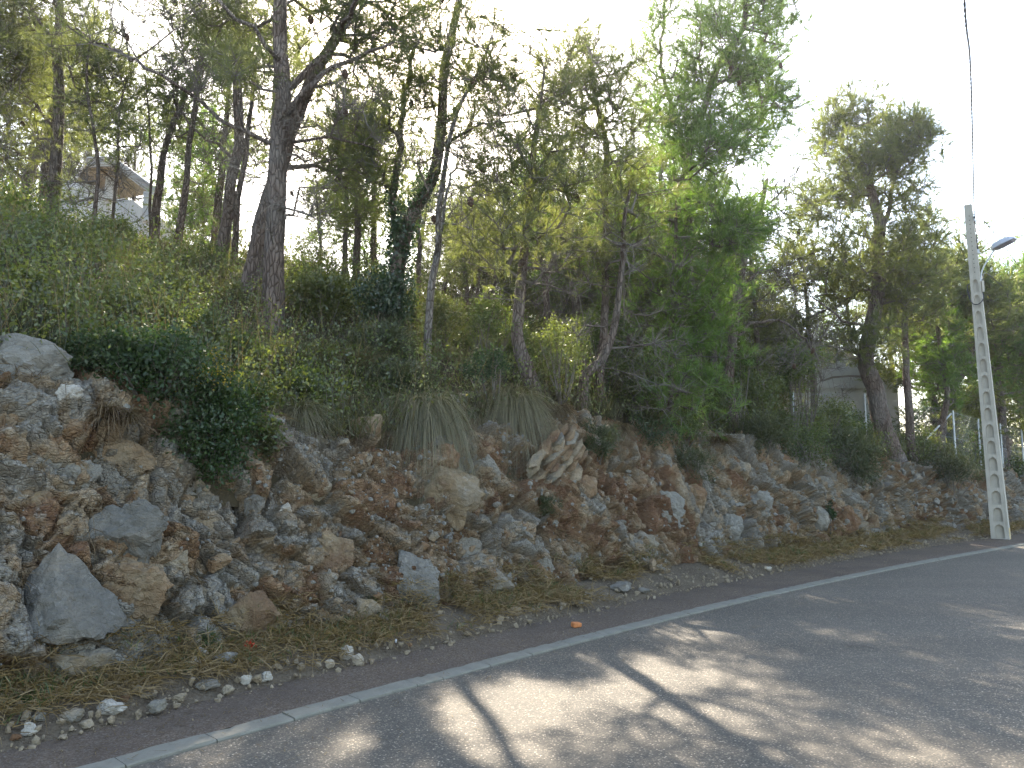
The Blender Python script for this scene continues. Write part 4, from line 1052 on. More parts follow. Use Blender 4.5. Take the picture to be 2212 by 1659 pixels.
tree_px('pine_tree', 16.4, [(1931, 990), (1904, 903), (1894, 836), (1876, 790), (1880, 720), (1898, 603), (1893, 540), (1897, 494), (1881, 444), (1871, 410), (1851, 364), (1817, 320)], 44, 9,
        [(1832, 258, 58, 55, 40), (1795, 300, 32, 45, 14), (1905, 295, 36, 50, 18), (1968, 290, 55, 50, 40), (1930, 345, 75, 40, 36), (1860, 350, 65, 45, 32), (1800, 420, 50, 60, 24), (1855, 430, 60, 45, 20), (1745, 440, 40, 50, 14), (1950, 420, 45, 60, 26),
         (1800, 545, 75, 55, 32), (1920, 540, 60, 65, 30), (1870, 645, 80, 55, 32), (1955, 630, 50, 45, 16), (1790, 720, 80, 50, 40, 'b'), (1760, 790, 70, 50, 26, 'b'), (1900, 740, 60, 50, 16), (1700, 700, 50, 50, 16), (1730, 570, 55, 60, 18), (1840, 600, 60, 60, 20), (1820, 730, 70, 40, 14)],
        'big open-crowned pine leaning left beside the concrete pole', limbs=[([(1897, 494), (1921, 460), (1931, 384), (1962, 310)], 13, 5), ([(1871, 410), (1830, 405), (1780, 420)], 8, 3), ([(1876, 705), (1820, 690), (1760, 645)], 8, 3)], mats='needle_yellow', nlen=0.13, nw=0.013, twl=0.36, tips_per=5)
tree_px('pine_tree', 19, [(1968, 940), (1964, 853), (1954, 786), (1947, 700), (1955, 600), (1965, 520)], 19, 7, [(1975, 550, 60, 60, 30), (1995, 660, 60, 50, 28), (1930, 700, 50, 50, 14), (2005, 500, 35, 40, 12), (2000, 600, 60, 50, 20), (1920, 620, 50, 50, 14)],
        'slim upright pine just behind the big open-crowned one', nlen=0.14, nw=0.015, twl=0.4)
tree_px('pine_tree', 20, [(2028, 940), (2040, 860), (2030, 760), (2030, 690)], 15, 6, [(2030, 800, 45, 50, 32), (2020, 740, 45, 40, 24), (2040, 690, 40, 40, 14), (2035, 860, 30, 30, 10)], 'short bushy pine standing inside the wire fence', mats='needle_bright', nlen=0.14, nw=0.016, twl=0.38)
tree_px('pine_tree', 22, [(2034, 950), (2041, 870), (2084, 797), (2104, 767), (2130, 680), (2140, 600)], 16, 6, [(2080, 565, 45, 45, 24), (2130, 640, 60, 60, 34), (2060, 640, 50, 60, 28), (2100, 710, 60, 40, 22), (2165, 690, 40, 50, 18), (2020, 590, 40, 50, 14)],
        'pine whose trunk leans right toward the concrete pole', nlen=0.15, nw=0.017, twl=0.42)
tree_px('pine_tree', 24, [(2171, 970), (2168, 870), (2160, 800), (2165, 700), (2160, 620)], 19, 7, [(2150, 620, 55, 40, 24), (2205, 640, 50, 50, 28), (2180, 745, 60, 45, 36), (2205, 820, 50, 50, 22), (2120, 800, 40, 50, 14), (2210, 720, 40, 60, 18)],
        'bright green pine right of the concrete pole', mats='needle_bright', nlen=0.16, nw=0.019, twl=0.42)

# ------------------------------------------------------------------ the wood behind: a few kinds of pine, copied
def wood_kind(seed, H, w, low, mat, n):
    global rng
    keep = rng; rng = np.random.default_rng(seed)
    lean = rng.normal(size=2) * 0.35
    pts = [(0, 0, -0.4), (0.1 * lean[0], .1 * lean[1], H * .3), (0.5 * lean[0], .5 * lean[1], H * .6), (lean[0], lean[1], H)]
    lobes = []
    for i_ in range(7):
        f = low + (1 - low) * (i_ + 0.5) / 7; a = rng.uniform(0, 6.28); r_ = w * (0.9 - 0.5 * abs(f - 0.65)) * rng.uniform(0.3, 0.8)
        c = (lean[0] * f + math.cos(a) * r_, lean[1] * f + math.sin(a) * r_, H * f)
        lobes.append((c, (w * .55, w * .55, H * .09), n, False))
    lobes.append(((lean[0], lean[1], H), (w * .35, w * .35, H * .08), n, False))
    lobes.append(((0, 0, H * (low - 0.14)), (w * .8, w * .8, H * .12), 22, True))
    r_ = pine('pine', (0, 0, 0), pts, 0.11 + 0.006 * H, 0.03, lobes, mat, '', origin=(0, 0, 0), nlen=0.15, nw=0.018, twl=0.42, ndens=0.75, sides=6)
    rng = keep
    return r_[0]
KINDS = [wood_kind(21, 7.5, 1.7, .45, 'needle', 26), wood_kind(22, 8.5, 1.5, .5, 'needle', 22), wood_kind(23, 6.5, 1.8, .35, 'needle_yellow', 26), wood_kind(24, 7.0, 1.4, .3, 'needle_bright', 24), wood_kind(25, 9.0, 2.0, .55, 'needle_yellow', 26), wood_kind(26, 6.0, 1.2, .4, 'needle', 20)]
KINDS.append(wood_kind(27, 4.2, 1.6, .12, 'needle', 30)); KINDS.append(wood_kind(28, 3.6, 1.5, .10, 'needle_yellow', 30))
KH = [7.5, 8.5, 6.5, 7.0, 9.0, 6.0, 4.2, 3.6]
BGT = [(692, 22, 420), (742, 18, 300), (768, 15.5, 265), (808, 20, 280),  (905, 19, 330), (990, 21, 480), (1028, 16.5, 450), (1072, 19, 400), (1100, 24, 430), (1182, 17, 330), (1218, 22, 350), (1250, 18, 330), (1290, 24, 400),
       (1362, 17, 330), (1392, 22, 360), (1425, 19, 300), (1540, 18, 380), (1570, 23, 480), (1640, 19, 520), (1692, 26, 600), (1752, 21, 560), (1835, 26, 600), (1920, 28, 590), (2010, 27, 560), (2092, 30, 580), (2140, 33, 640), (2205, 32, 610), (2262, 28, 560), (2320, 24, 500),
       (18, 18, 40), (30, 31, 150), (150, 33, 120), (285, 34, 280), (455, 19, 130), (570, 18, 100), (545, 24, 300), (880, 28, 420), (960, 27, 470), (1160, 29, 470), (1330, 28, 460), (1480, 27, 440),
       (-60, 14, -100), (-150, 12, -200), (-130, 18, 0), (-280, 13, -100), (2330, 30, 520), (2400, 26, 480), (1010, 14.5, 520)]
LMK = [(120, 'thick dark pine'), (260, 'villa'), (598, 'tallest pine'), (870, 'ivy-clad pine'), (945, 'pale twin-stemmed tree'), (1130, 'crooked pine'), (1305, 'sunlit peak pine'), (1450, 'vivid young pine'), (1590, 'dead-topped pine'), (1890, 'big open-crowned pine'), (2130, 'concrete pole')]
ADJ = ['dull green spreading pine', 'tall narrow dull green pine', 'yellowish wide pine', 'bright green pine', 'tall yellowish pine', 'small dull green pine', 'low bushy dark pine', 'low bushy yellowish pine']; USED = {}
NB = len(BGT)
LOW = [(940, 21, 500), (1050, 20, 540), (1120, 22, 540), (1205, 20, 560), (1275, 22, 540), (1345, 20, 570),
       (1385, 20, 540), (1420, 18, 580), (1460, 21, 560), (1500, 18.5, 600), (1535, 20.5, 590), (1565, 19, 640), (1610, 23, 640), (1660, 22, 700), (1190, 27, 500), (1370, 27, 520), (1530, 27, 580), (2010, 24, 720), (2090, 27, 760), (2140, 26, 700), (2210, 28, 740)]
for j, (px, Y, top) in enumerate(BGT + LOW):
    kk = j % 6 if j < NB else 6 + j % 2
    b = at(px, 700, Y); gz = float(G(b[0], b[1])[0]); tz = at(px, top, Y)[2]
    hh = max(tz - gz, 2.5); sc = hh / KH[kk]
    lm_ = min(LMK, key=lambda q_: abs(q_[0] - px)); side_ = 'left' if px < lm_[0] else 'right'
    key_ = (ADJ[kk], side_, lm_[1]); USED[key_] = USED.get(key_, 0) + 1
    WOODL = '%s in the far wood, %s of the %s' % key_ + ('' if USED[key_] == 1 else ', %s' % ('farther out', 'third out', 'fourth out', 'fifth out', 'sixth out', 'seventh out')[min(USED[key_] - 2, 5)])
    r_ = thing('wood_pine', (float(b[0]), float(b[1]), gz), WOODL, 'pine tree', 'pines of the wood behind the crest')
    r_.rotation_euler = (0, 0, rng.uniform(0, 6.28)); w_ = min(sc, 1.25) * (1.0 if j < NB else 1.0) * rng.uniform(.9, 1.1); r_.scale = (w_, w_, sc)
    for nm in ('trunk', 'branches', 'crown'):
        o = link(nm, KINDS[kk][nm], r_)
        if nm == 'branches': o['kind'] = 'stuff'
print('trees', time.time() - T0)

# ------------------------------------------------------------------ ivy on the forked pine, shrubs, tussocks
def base_of(px, py, Y=None):
    p = hit(px, py) if Y is None else None
    if p is None:
        p = at(px, py, Y or 14); p[2] = float(G(p[0], p[1])[0])
    return p
mb = MB()
ivp = [at(855, 700, 11.45), at(862, 560, 11.45), at(882, 470, 11.45), at(905, 420, 11.45), at(930, 370, 11.45)]
ip, iq = smooth_path(ivp, 0.05)
for p_, q_ in zip(ip, iq):
    n = int(70 * (1 - 0.55 * q_)); r_ = (0.30 - 0.14 * q_) * rng.random(n) ** 0.5; a = rng.uniform(0, 6.28, n)
    leaves(mb, p_ + np.stack([np.cos(a) * r_, np.sin(a) * r_, rng.normal(0, .06, n)], 1), 0.055 * rng.uniform(.6, 1.2, n), rng.random(n), 0.8, 0.2)
ivp2 = smooth_path([at(862, 560, 11.4), at(850, 435, 11.45), at(858, 350, 11.45)], 0.05)
for p_, q_ in zip(*ivp2):
    n = int(40 * (1 - 0.7 * q_)); r_ = (0.2 - 0.1 * q_) * rng.random(n) ** 0.5; a = rng.uniform(0, 6.28, n)
    leaves(mb, p_ + np.stack([np.cos(a) * r_, np.sin(a) * r_, rng.normal(0, .06, n)], 1), 0.055 * rng.uniform(.6, 1.2, n), rng.random(n), 0.8, 0.2)
b = base_of(850, 690, 11.4)
iv = thing('ivy', tuple(b), 'dark ivy climbing the forked pine above a dark leafy mound', 'ivy')
link('foliage', mb.mesh('foliage', M['ivy'], b), iv)

def near_Y(px, py):
    d2 = (BP[:, 0] - px) ** 2 + (BP[:, 1] - py) ** 2; idx = np.where(d2 < 100)[0]
    return float(Pr[idx, 1].min()) if len(idx) else 1e9
def shrub(px, py, rx, ry, mat, label, Y=None, n=2600, size=0.045, asp=0.5, stems=10, name='shrub', cat='shrub', group='shrubs along the rim and slope', hang=0.0, lift=0.0, fine=False, flow=0):
    """a shrub whose middle stands at a picture point; rooted on the slope below it"""
    c = at(px, py, back_of_rim(px, py, Y, 0.25)) if Y else None
    if c is None:
        h_ = hit(px, py + ry * 0.7); Yh = h_[1] if h_ is not None else back_of_rim(px, py, 12.0, 0.3)
        c = at(px, py, min(Yh + 0.12, near_Y(px, py + ry * 0.6) + 0.05))
    sc = c[1] / FD; rad = np.array([rx * sc, 0.5 * (rx + ry) * sc * 0.9, ry * sc])
    gz = float(G(c[0], c[1])[0]); base = np.array([c[0], c[1] + 0.1, min(gz, c[2] - rad[2] * 0.3)])
    root = thing(name, tuple(base), label, cat, group)
    K = max(14, n // 70); v = unit(rng.normal(size=(K, 3)) + [0, 0, 0.15]); cc = c + v * rad * (rng.random((K, 1)) ** 0.4) * 1.0
    cc[:, 2] -= hang * rad[2] * (v[:, 1] < 0)
    m = n // K; per = cc[:, None] + rng.normal(size=(K, m, 3)) * rad.mean() * 0.19
    tw = np.clip(rng.normal(0.45, .25, (K, 1)) + rng.normal(0, .15, (K, m)), 0, 1)
    mb = MB()
    if fine:
        dn = unit(rng.normal(size=(K, m, 3)) + v[:, None] * 0.9 + [0, 0, 0.5]).reshape(-1, 3)
        needles(mb, per.reshape(-1, 3), dn, size * 2.4 * rng.uniform(.6, 1.3, K * m), size * 0.28, tw.ravel())
    else:
        leaves(mb, per.reshape(-1, 3), size * rng.uniform(.6, 1.3, K * m), tw.ravel(), asp)
    link('foliage', mb.mesh('foliage', M[mat], base), root)
    ms = MB()
    for q in cc[rng.choice(K, min(stems, K), replace=False)]:
        mid = (base + q) / 2 + rng.normal(size=3) * 0.1 * rad.mean(); pp, _ = smooth_path([base - [0, 0, .15], mid, q], 0.12)
        tube(ms, pp, np.linspace(0.014, 0.004, len(pp)) * (0.6 + rad.mean()), 4, 0.3 + 0.6 * rng.random(), 0, False)
    A = cc[rng.integers(0, K, K)]; strips(ms, base + (A - base) * rng.uniform(.5, .8, (K, 1)), A + rng.normal(size=A.shape) * 0.2 * rad.mean(), 0.006, rng.random(K))
    link('stems', ms.mesh('stems', M['twig'], base), root)
    if flow:
        mf = MB()
        for q in cc[np.argsort(-cc[:, 2] + 0.5 * cc[:, 1])[:flow]]:
            leaves(mf, q + rng.normal(size=(26, 3)) * 0.05 + [0, -0.05, .08], 0.018, rng.random(26), 1.0, 1.0)
        link('flowers', mf.mesh('flowers', M['flower'], base), root)['kind'] = 'stuff'
    return root
SH = [
 (445, 890, 105, 115, 'mastic', 'large dark glossy shrub hanging over the left rock face, dotted with yellow umbels', dict(n=11000, size=.04, hang=.3, stems=18, flow=14)),
 (330, 795, 115, 85, 'mastic', 'dark shrub with bare grey branches left of the large hanging one', dict(n=6500, size=.04, stems=30)),
 (165, 770, 80, 35, 'mastic', 'low dark shrub sprawling over the pale outcrop at the left', dict(n=2200, size=.03)),
 (55, 745, 60, 22, 'mastic', 'narrow dark fringe of shrub along the top of the outcrop at the left edge', dict(n=1300, size=.03)),
 (235, 510, 55, 36, 'shrub', 'rounded green shrub below the villa wall', dict(Y=12.8, n=3600, size=.05)),
 (30, 455, 50, 60, 'shrub', 'tall ivy-like green bush at the left edge', dict(Y=13.2, n=3400, size=.055)),
 (290, 560, 60, 40, 'shrub', 'dull green bush between thin saplings on the upper slope', dict(Y=12.4, n=2600, size=.045)),
 (430, 560, 60, 40, 'shrub', 'dark green bush at the foot of the mossy pines', dict(Y=12.8, n=2600, size=.045)),
 (385, 625, 70, 40, 'shrub_lit', 'sunlit leafy bush in the grass left of the tallest pine', dict(n=2200, size=.05)),
 (60, 630, 70, 40, 'shrub_lit', 'sunlit yellow green bush near the left edge', dict(n=2400, size=.06)),
 (440, 720, 60, 50, 'shrub', 'small green shrub in front of the leaning pine base', dict(n=2000, size=.04)),
 (700, 640, 75, 45, 'shrub_lit', 'bright leafy bramble between the tallest pine and the ivy', dict(Y=11.2, n=4200, size=.06)),
 (830, 645, 65, 55, 'ivy', 'dark leafy mound at the foot of the ivy-clad pine', dict(Y=11.0, n=4200, size=.055)),
 (600, 790, 60, 50, 'broom', 'grey green bush in front of the tallest pine trunk', dict(n=3000, fine=True, size=.045)),
 (555, 860, 60, 45, 'shrub', 'shaded green bush on the rim below the tallest pine', dict(n=2400, size=.035)),
 (810, 760, 90, 55, 'broom', 'soft grey green broom in the middle of the slope', dict(n=4200, fine=True, size=.05)),
 (1010, 745, 70, 45, 'shrub_lit', 'light green shrub left of the crooked pine', dict(n=3000, size=.04)),
 (1060, 690, 70, 50, 'shrub', 'olive shrub behind the light green one', dict(Y=11.2, n=2600, size=.045)),
 (1215, 740, 60, 55, 'shrub_lit', 'yellow green shrub right of the crooked pine', dict(Y=10.4, n=3000, size=.035)),
 (1205, 810, 45, 45, 'broom', 'feathery grass-green bush against the crooked trunk', dict(n=2000, fine=True, size=.04)),
 (1060, 790, 60, 35, 'mastic', 'dark shrub behind the white rim outcrop', dict(Y=9.7, n=2000, size=.04)),
 (1320, 840, 60, 50, 'broom', 'grey twiggy bush beside the split stump', dict(n=2400, fine=True, size=.045, stems=26)),
 (1400, 930, 60, 35, 'mastic', 'low dark shrub under the vivid young pine', dict(n=2000, size=.03)),
 (1480, 930, 60, 40, 'shrub', 'dense green bush at the foot of the vivid young pine', dict(n=2400, size=.035)),
 (1640, 850, 50, 55, 'shrub_lit', 'leafy light green bush right of the dead-topped pine', dict(Y=13.4, n=3000, size=.055)),
 (1715, 800, 36, 60, 'shrub', 'vine-hung bush in front of the pale building', dict(Y=14.2, n=2400, size=.07)),
 (1740, 770, 60, 30, 'shrub', 'leafy climber draped on an arching bough', dict(Y=13.6, n=900, size=.06)),
 (1600, 780, 40, 40, 'shrub', 'small bush behind the dead-topped pine', dict(Y=15, n=1600, size=.06)),
 (1650, 935, 60, 40, 'broom', 'olive broom on the rim below the dead-topped pine', dict(n=2600, fine=True, size=.05)),
 (1740, 960, 70, 50, 'shrub', 'broad green shrub spilling over the right rim', dict(n=3600, size=.045)),
 (1790, 900, 60, 50, 'shrub_lit', 'pale green shrub left of the big open-crowned pine', dict(Y=15, n=2600, size=.055)),
 (1850, 990, 62, 66, 'broom', 'dark rounded broom hanging over the rim left of the big pine trunk', dict(n=4600, fine=True, size=.055)),
 (1830, 930, 50, 45, 'shrub', 'mid green shrub above the dark rounded broom', dict(Y=15.4, n=2000, size=.055)),
 (1990, 965, 55, 40, 'shrub_lit', 'yellow green bush right of the big pine trunk', dict(n=2400, size=.055)),
 (2060, 1010, 60, 42, 'broom', 'olive bush below the corner post of the fence', dict(n=2800, fine=True, size=.06)),
 (2110, 960, 50, 50, 'shrub', 'shadowy bush behind the concrete pole', dict(Y=19.4, n=2000, size=.07)),
 (2195, 1030, 45, 45, 'shrub', 'dark bush right of the concrete pole', dict(Y=20, n=2200, size=.065)),
 (1795, 1106, 16, 22, 'mastic', 'small dark bush growing out of the rock face', dict(n=500, size=.05, stems=4)),
 (1180, 1090, 30, 22, 'broom', 'soft green tuft rooted in the face below the tilted ochre beds', dict(n=1200, fine=True, size=.03, stems=4)),
 (1500, 1000, 50, 35, 'broom', 'brown green tuft on the rim right of the vivid pine', dict(n=1400, fine=True, size=.04)),
 (240, 765, 90, 45, 'mastic', 'dark green shrub linking the outcrop fringe and the branchy shrub', dict(n=3800, size=.04)),
 (560, 930, 60, 50, 'shrub', 'deep green shrub hanging over the rim right of the umbel shrub', dict(n=3000, size=.035, hang=.3)),
 (510, 770, 60, 50, 'shrub', 'mid green bush below the leaning pine base', dict(n=2800, size=.04)),
 (660, 850, 60, 55, 'shrub', 'green bush on the rim right of the tallest trunk', dict(n=2800, size=.04)),
 (860, 830, 70, 45, 'broom', 'soft green bush above the largest hanging tussock', dict(n=2600, fine=True, size=.045)),
 (960, 690, 60, 50, 'shrub_lit', 'sunlit bush at the foot of the pale twin-stemmed tree', dict(Y=11.4, n=2800, size=.05)),
 (1110, 750, 50, 50, 'shrub', 'green bush left of the crooked trunk', dict(Y=11.9, n=2400, size=.045)),
 (1290, 720, 70, 60, 'shrub', 'green thicket behind the split stump', dict(Y=13.2, n=3200, size=.055)),
 (1380, 800, 70, 60, 'shrub_lit', 'light green thicket between the stump and the vivid pine', dict(Y=13.0, n=3200, size=.05)),
 (1540, 860, 50, 60, 'shrub', 'green thicket right of the vivid pine', dict(Y=14.2, n=3000, size=.055)),
 (130, 680, 80, 40, 'shrub_lit', 'yellow green bush above the pale outcrop', dict(n=2800, size=.05)),
 (250, 660, 80, 45, 'shrub_lit', 'light green leafy bush in the middle of the left slope', dict(n=2800, size=.05)),
 (120, 570, 60, 40, 'shrub', 'green bush at the foot of the thick dark pine', dict(Y=12.6, n=2600, size=.05)),
 (340, 690, 60, 40, 'shrub', 'mid green bush in the grass above the branchy shrub', dict(n=2400, size=.045)),
 (1290, 940, 40, 40, 'broom', 'thin green sprays drooping over the rim under the split stump', dict(n=1400, fine=True, size=.05, hang=.5)),
]
for px, py, rx, ry, mt, lab, kw in SH:
    shrub(px, py, rx, ry, mt, lab, **kw)

def near_hit(px, py):
    h_ = hit(px, py)
    d2 = (BP[:, 0] - px) ** 2 + (BP[:, 1] - py) ** 2
    idx = np.where(d2 < 64)[0]
    if len(idx):
        j = idx[np.argmin(BP[idx, 2])]
        if h_ is None or Pr[j][1] < h_[1]: return Pr[j].copy()
    return h_
def tussock(px, py, rx, ry, label, mat='tussock', n=900, droop=0.9, width=0.008, upb=0.5, Y=None, name='grass_tussock', group='grass tussocks on the bank', cat='grass tussock', spread=0.3, seg=4):
    """fountain of blades rooted at the picture point, hanging to ry below"""
    p = near_hit(px, py) if Y is None else at(px, py, Y)
    if droop > 1.2: p = p + np.array([0.03, -0.10, 0.03])
    sc = p[1] / FD; L = max(rx, ry) * sc
    root = thing(name, tuple(p - [0, 0, .03]), label, cat, group)
    th = rng.uniform(0, 6.28, n); rr = rng.random(n) ** 0.5 * rx * sc * spread
    b = p + np.stack([np.cos(th) * rr, np.sin(th) * rr * 0.6, rng.uniform(-.04, .06, n)], 1)
    dirs = unit(np.stack([np.cos(th) * 0.6 + rng.normal(0, .3, n), np.sin(th) * 0.6 - (0.25 if droop < 1.2 else 0.75) + rng.normal(0, .3, n), upb + rng.normal(0, .25, n)], 1))
    mb = MB(); blades(mb, b, dirs, L * rng.uniform(.5, 1.25, n), width, droop * rng.uniform(.5, 1.3, n), np.clip(rng.normal(.5, .28, n), 0, 1), seg)
    link('blades', mb.mesh('blades', M[mat], p - [0, 0, .03]), root)
    return root
TS = [
 (905, 885, 80, 150, 'largest hanging grass tussock, long straw blades draped left of the white outcrop', dict(n=3000, droop=1.6, spread=.55)),
 (1092, 868, 70, 128, 'full round hanging tussock right of the white outcrop', dict(n=2600, droop=1.55, spread=.55)),
 (640, 895, 56, 95, 'dark green hanging tussock right of the large dark shrub', dict(n=1300, droop=1.1, spread=.5)),
 (232, 890, 62, 66, 'dried pale tussock splayed over the ledge at the left', dict(n=260, droop=1.0, mat='dead_grass', width=.010)),
 (268, 900, 60, 60, 'second dried tussock splayed just right of the pale one', dict(n=200, droop=0.9, mat='dead_grass', width=.009)),
 (770, 800, 70, 90, 'tall upright grass clump above the tan boulder', dict(n=1500, droop=.55, upb=1.0)),
 (760, 870, 50, 55, 'short tussock on the rim beside the tan boulder', dict(n=800, droop=1.0)),
 (830, 740, 70, 80, 'tall grass clump in front of the ivy mound', dict(n=1200, droop=.5, upb=1.1)),
 (1205, 880, 40, 40, 'straw coloured tussock on the rim right of the round hanging one', dict(n=700, droop=1.0, mat='dead_grass')),
 (1150, 830, 45, 50, 'feathery tussock at the foot of the crooked pine', dict(n=700, droop=.7, upb=.9)),
 (690, 780, 60, 70, 'grass clump right of the tallest pine trunk', dict(n=1000, droop=.6, upb=1.0)),
 (925, 775, 60, 60, 'grass clump above the largest hanging tussock', dict(n=900, droop=.7, upb=.8)),
 (1000, 790, 40, 50, 'wispy clump of seed stalks behind the white outcrop', dict(n=400, droop=.3, upb=1.3)),
 (1330, 925, 50, 50, 'dead grey tussock trailing down under the split stump', dict(n=500, droop=1.3, mat='dead_grass')),
 (1560, 950, 50, 40, 'brown tussock on the rim below the dead-topped pine', dict(n=500, droop=.9, mat='dead_grass')),
 (62, 1530, 40, 42, 'fresh green tuft at the lower left corner of the verge', dict(n=420, droop=.7, mat='green_blade', width=.005)),
 (450, 1385, 30, 40, 'green weed growing between the grey boulders at the bank foot', dict(n=240, droop=.6, mat='green_blade', width=.006)),
 (360, 1450, 34, 26, 'low green weed beside the smooth grey boulder', dict(n=220, droop=.8, mat='green_blade', width=.006)),
 (1060, 1322, 24, 24, 'green tuft on the verge beside the tan rounded stone', dict(n=260, droop=.7, mat='green_blade', width=.006)),
 (1205, 1285, 26, 26, 'green tuft on the verge at the middle of the bank', dict(n=220, droop=.7, mat='green_blade', width=.007)),
 (1722, 1205, 18, 30, 'upright green weed on the right verge', dict(n=260, droop=.5, mat='green_blade', width=.009)),
 (790, 1388, 24, 20, 'small green tuft in the straw behind the white pair of stones', dict(n=160, droop=.8, mat='green_blade', width=.006)),
]
for px, py, rx, ry, lab, kw in TS:
    tussock(px, py, rx, ry, lab, **kw)
p = hit(538, 1420); fl = thing('red_flower', tuple(p), 'red flower in the dry grass at the foot of the rounded boulder', 'flower')
mb = MB(); leaves(mb, p + rng.normal(size=(60, 3)) * [.025, .02, .015] + [0, 0, .09], .022, rng.random(60), .9); link('petals', mb.mesh('petals', M['red'], p), fl)['kind'] = 'stuff'
mb = MB(); blades(mb, np.repeat(p[None], 8, 0) + rng.normal(size=(8, 3)) * .01, unit(rng.normal(size=(8, 3)) * .25 + [0, 0, 1]), .1, .004, .1, .4); link('stem', mb.mesh('stem', M['green_blade'], p), fl)
print('shrubs', time.time() - T0)

# ------------------------------------------------------------------ grass and ground cover of the slope, straw of the verge
def hill_pts(n, dmax=14, s0=-7, s1=32, k_=1.4):
    out = []
    while sum(map(len, out)) < n:
        s_ = rng.uniform(s0, s1, 20000); d_ = dbase(s_) + run(s_) + 0.25 + dmax * rng.random(20000) ** 1.2
        x_, y_ = XY(s_, d_); dist = np.hypot(x_, y_); w = np.minimum(1, (6.5 / dist) ** k_)
        ok = (rng.random(20000) < w) & (y_ > 2) & (np.abs(x_ / y_) < 0.85) & (d_ < dcrest(s_) + 3)
        out.append(np.stack([x_[ok], y_[ok], Gsd(s_[ok], d_[ok])], 1))
    return np.concatenate(out)[:n]
mb = MB()
C = hill_pts(1900)
patch = fbm(np.stack([C[:, 0] * .5, C[:, 1] * .5, C[:, 0] * 0], 1), 3, 15)
nb = 32
cen = np.repeat(C, nb, 0); n = len(cen); pt_ = np.repeat(patch, nb)
ds = np.linalg.norm(cen - camv, axis=1)
b = cen + np.stack([rng.normal(0, .13, n), rng.normal(0, .13, n), rng.uniform(-.06, .02, n)], 1)
dirs = unit(np.stack([rng.normal(0, .38, n), rng.normal(0, .38, n) - .1, np.ones(n)], 1))
ln = np.repeat(rng.uniform(.22, .62, len(C)), nb) * rng.uniform(.5, 1.2, n)
blades(mb, b, dirs, ln, 0.0055 + 0.0005 * ds, rng.uniform(.1, .7, n), np.clip(pt_ * 1.2 - .1 + rng.normal(0, .2, n), 0, 1), 2)
tag(link('hill_grass', mb.mesh('hill_grass', M['grass'])), 'tall mixed green and straw grass covering the slope', 'grass', kind='stuff')
mb = MB(); C = hill_pts(700); nb = 4; cen = np.repeat(C, nb, 0); n = len(cen)
blades(mb, cen + rng.normal(size=(n, 3)) * [.1, .1, .01], unit(np.stack([rng.normal(0, .25, n), rng.normal(0, .2, n) - .1, np.ones(n)], 1)), rng.uniform(.6, 1.25, n), .0045, rng.uniform(.02, .3, n), rng.random(n), 3)
tag(link('dry_stalks', mb.mesh('dry_stalks', M['straw'])), 'tall dry grass stalks standing above the slope', 'grass', kind='stuff')
mb = MB(); C = hill_pts(620, 7.0); st_ = []
for p_ in C:
    hgt = rng.uniform(.3, .75); n_ = int(hgt * 42); f_ = np.linspace(.15, 1, n_); ln_ = rng.normal(0, .18, 2)
    ax_ = p_ + np.stack([ln_[0] * f_ * hgt, ln_[1] * f_ * hgt, f_ * hgt], 1); st_.append((p_, ax_[-1]))
    leaves(mb, ax_ + rng.normal(size=(n_, 3)) * .045, rng.uniform(.045, .085) * (1.15 - .5 * f_), np.clip(rng.random() + rng.normal(0, .1, n_), 0, 1), .5, .2, 0)
strips(mb, np.array([a for a, _ in st_]), np.array([b for _, b in st_]), .007, .5, 1)
tag(link('leafy_stalks', mb.mesh('leafy_stalks', [M['shrub_lit'], M['twig']])), 'upright leafy weeds catching the light on the slope', 'weeds', kind='stuff')
mb = MB(); C = hill_pts(380); hgt = rng.uniform(.3, .8, len(C)); nb = 150; cen = np.repeat(C, nb, 0); n = len(cen); hh = np.repeat(hgt, nb)
pp = cen + np.stack([rng.normal(0, .24, n), rng.normal(0, .24, n), hh * rng.random(n) ** .7], 1)
leaves(mb, pp, (0.022 + 0.0022 * np.linalg.norm(pp - camv, axis=1)) * rng.uniform(.6, 1.3, n), np.clip(np.repeat(rng.random(len(C)), nb) + rng.normal(0, .15, n), 0, 1), .5)
tag(link('bushy_undergrowth', mb.mesh('bushy_undergrowth', M['shrub'])), 'knee-high bushy green growth over the slope', 'undergrowth', kind='stuff')
mb = MB(); C = hill_pts(1500); nb = 34; hgt = rng.uniform(.08, .5, len(C))
cen = np.repeat(C, nb, 0); n = len(cen); hh = np.repeat(hgt, nb)
pp = cen + np.stack([rng.normal(0, .16, n), rng.normal(0, .16, n), hh * rng.random(n)], 1)
leaves(mb, pp, (0.022 + 0.0022 * np.linalg.norm(pp - camv, axis=1)) * rng.uniform(.6, 1.3, n), np.clip(np.repeat(rng.random(len(C)), nb) + rng.normal(0, .15, n), 0, 1), .6)
tag(link('undergrowth', mb.mesh('undergrowth', M['shrub_lit'])), 'low leafy undergrowth filling the slope between shrubs', 'undergrowth', kind='stuff')
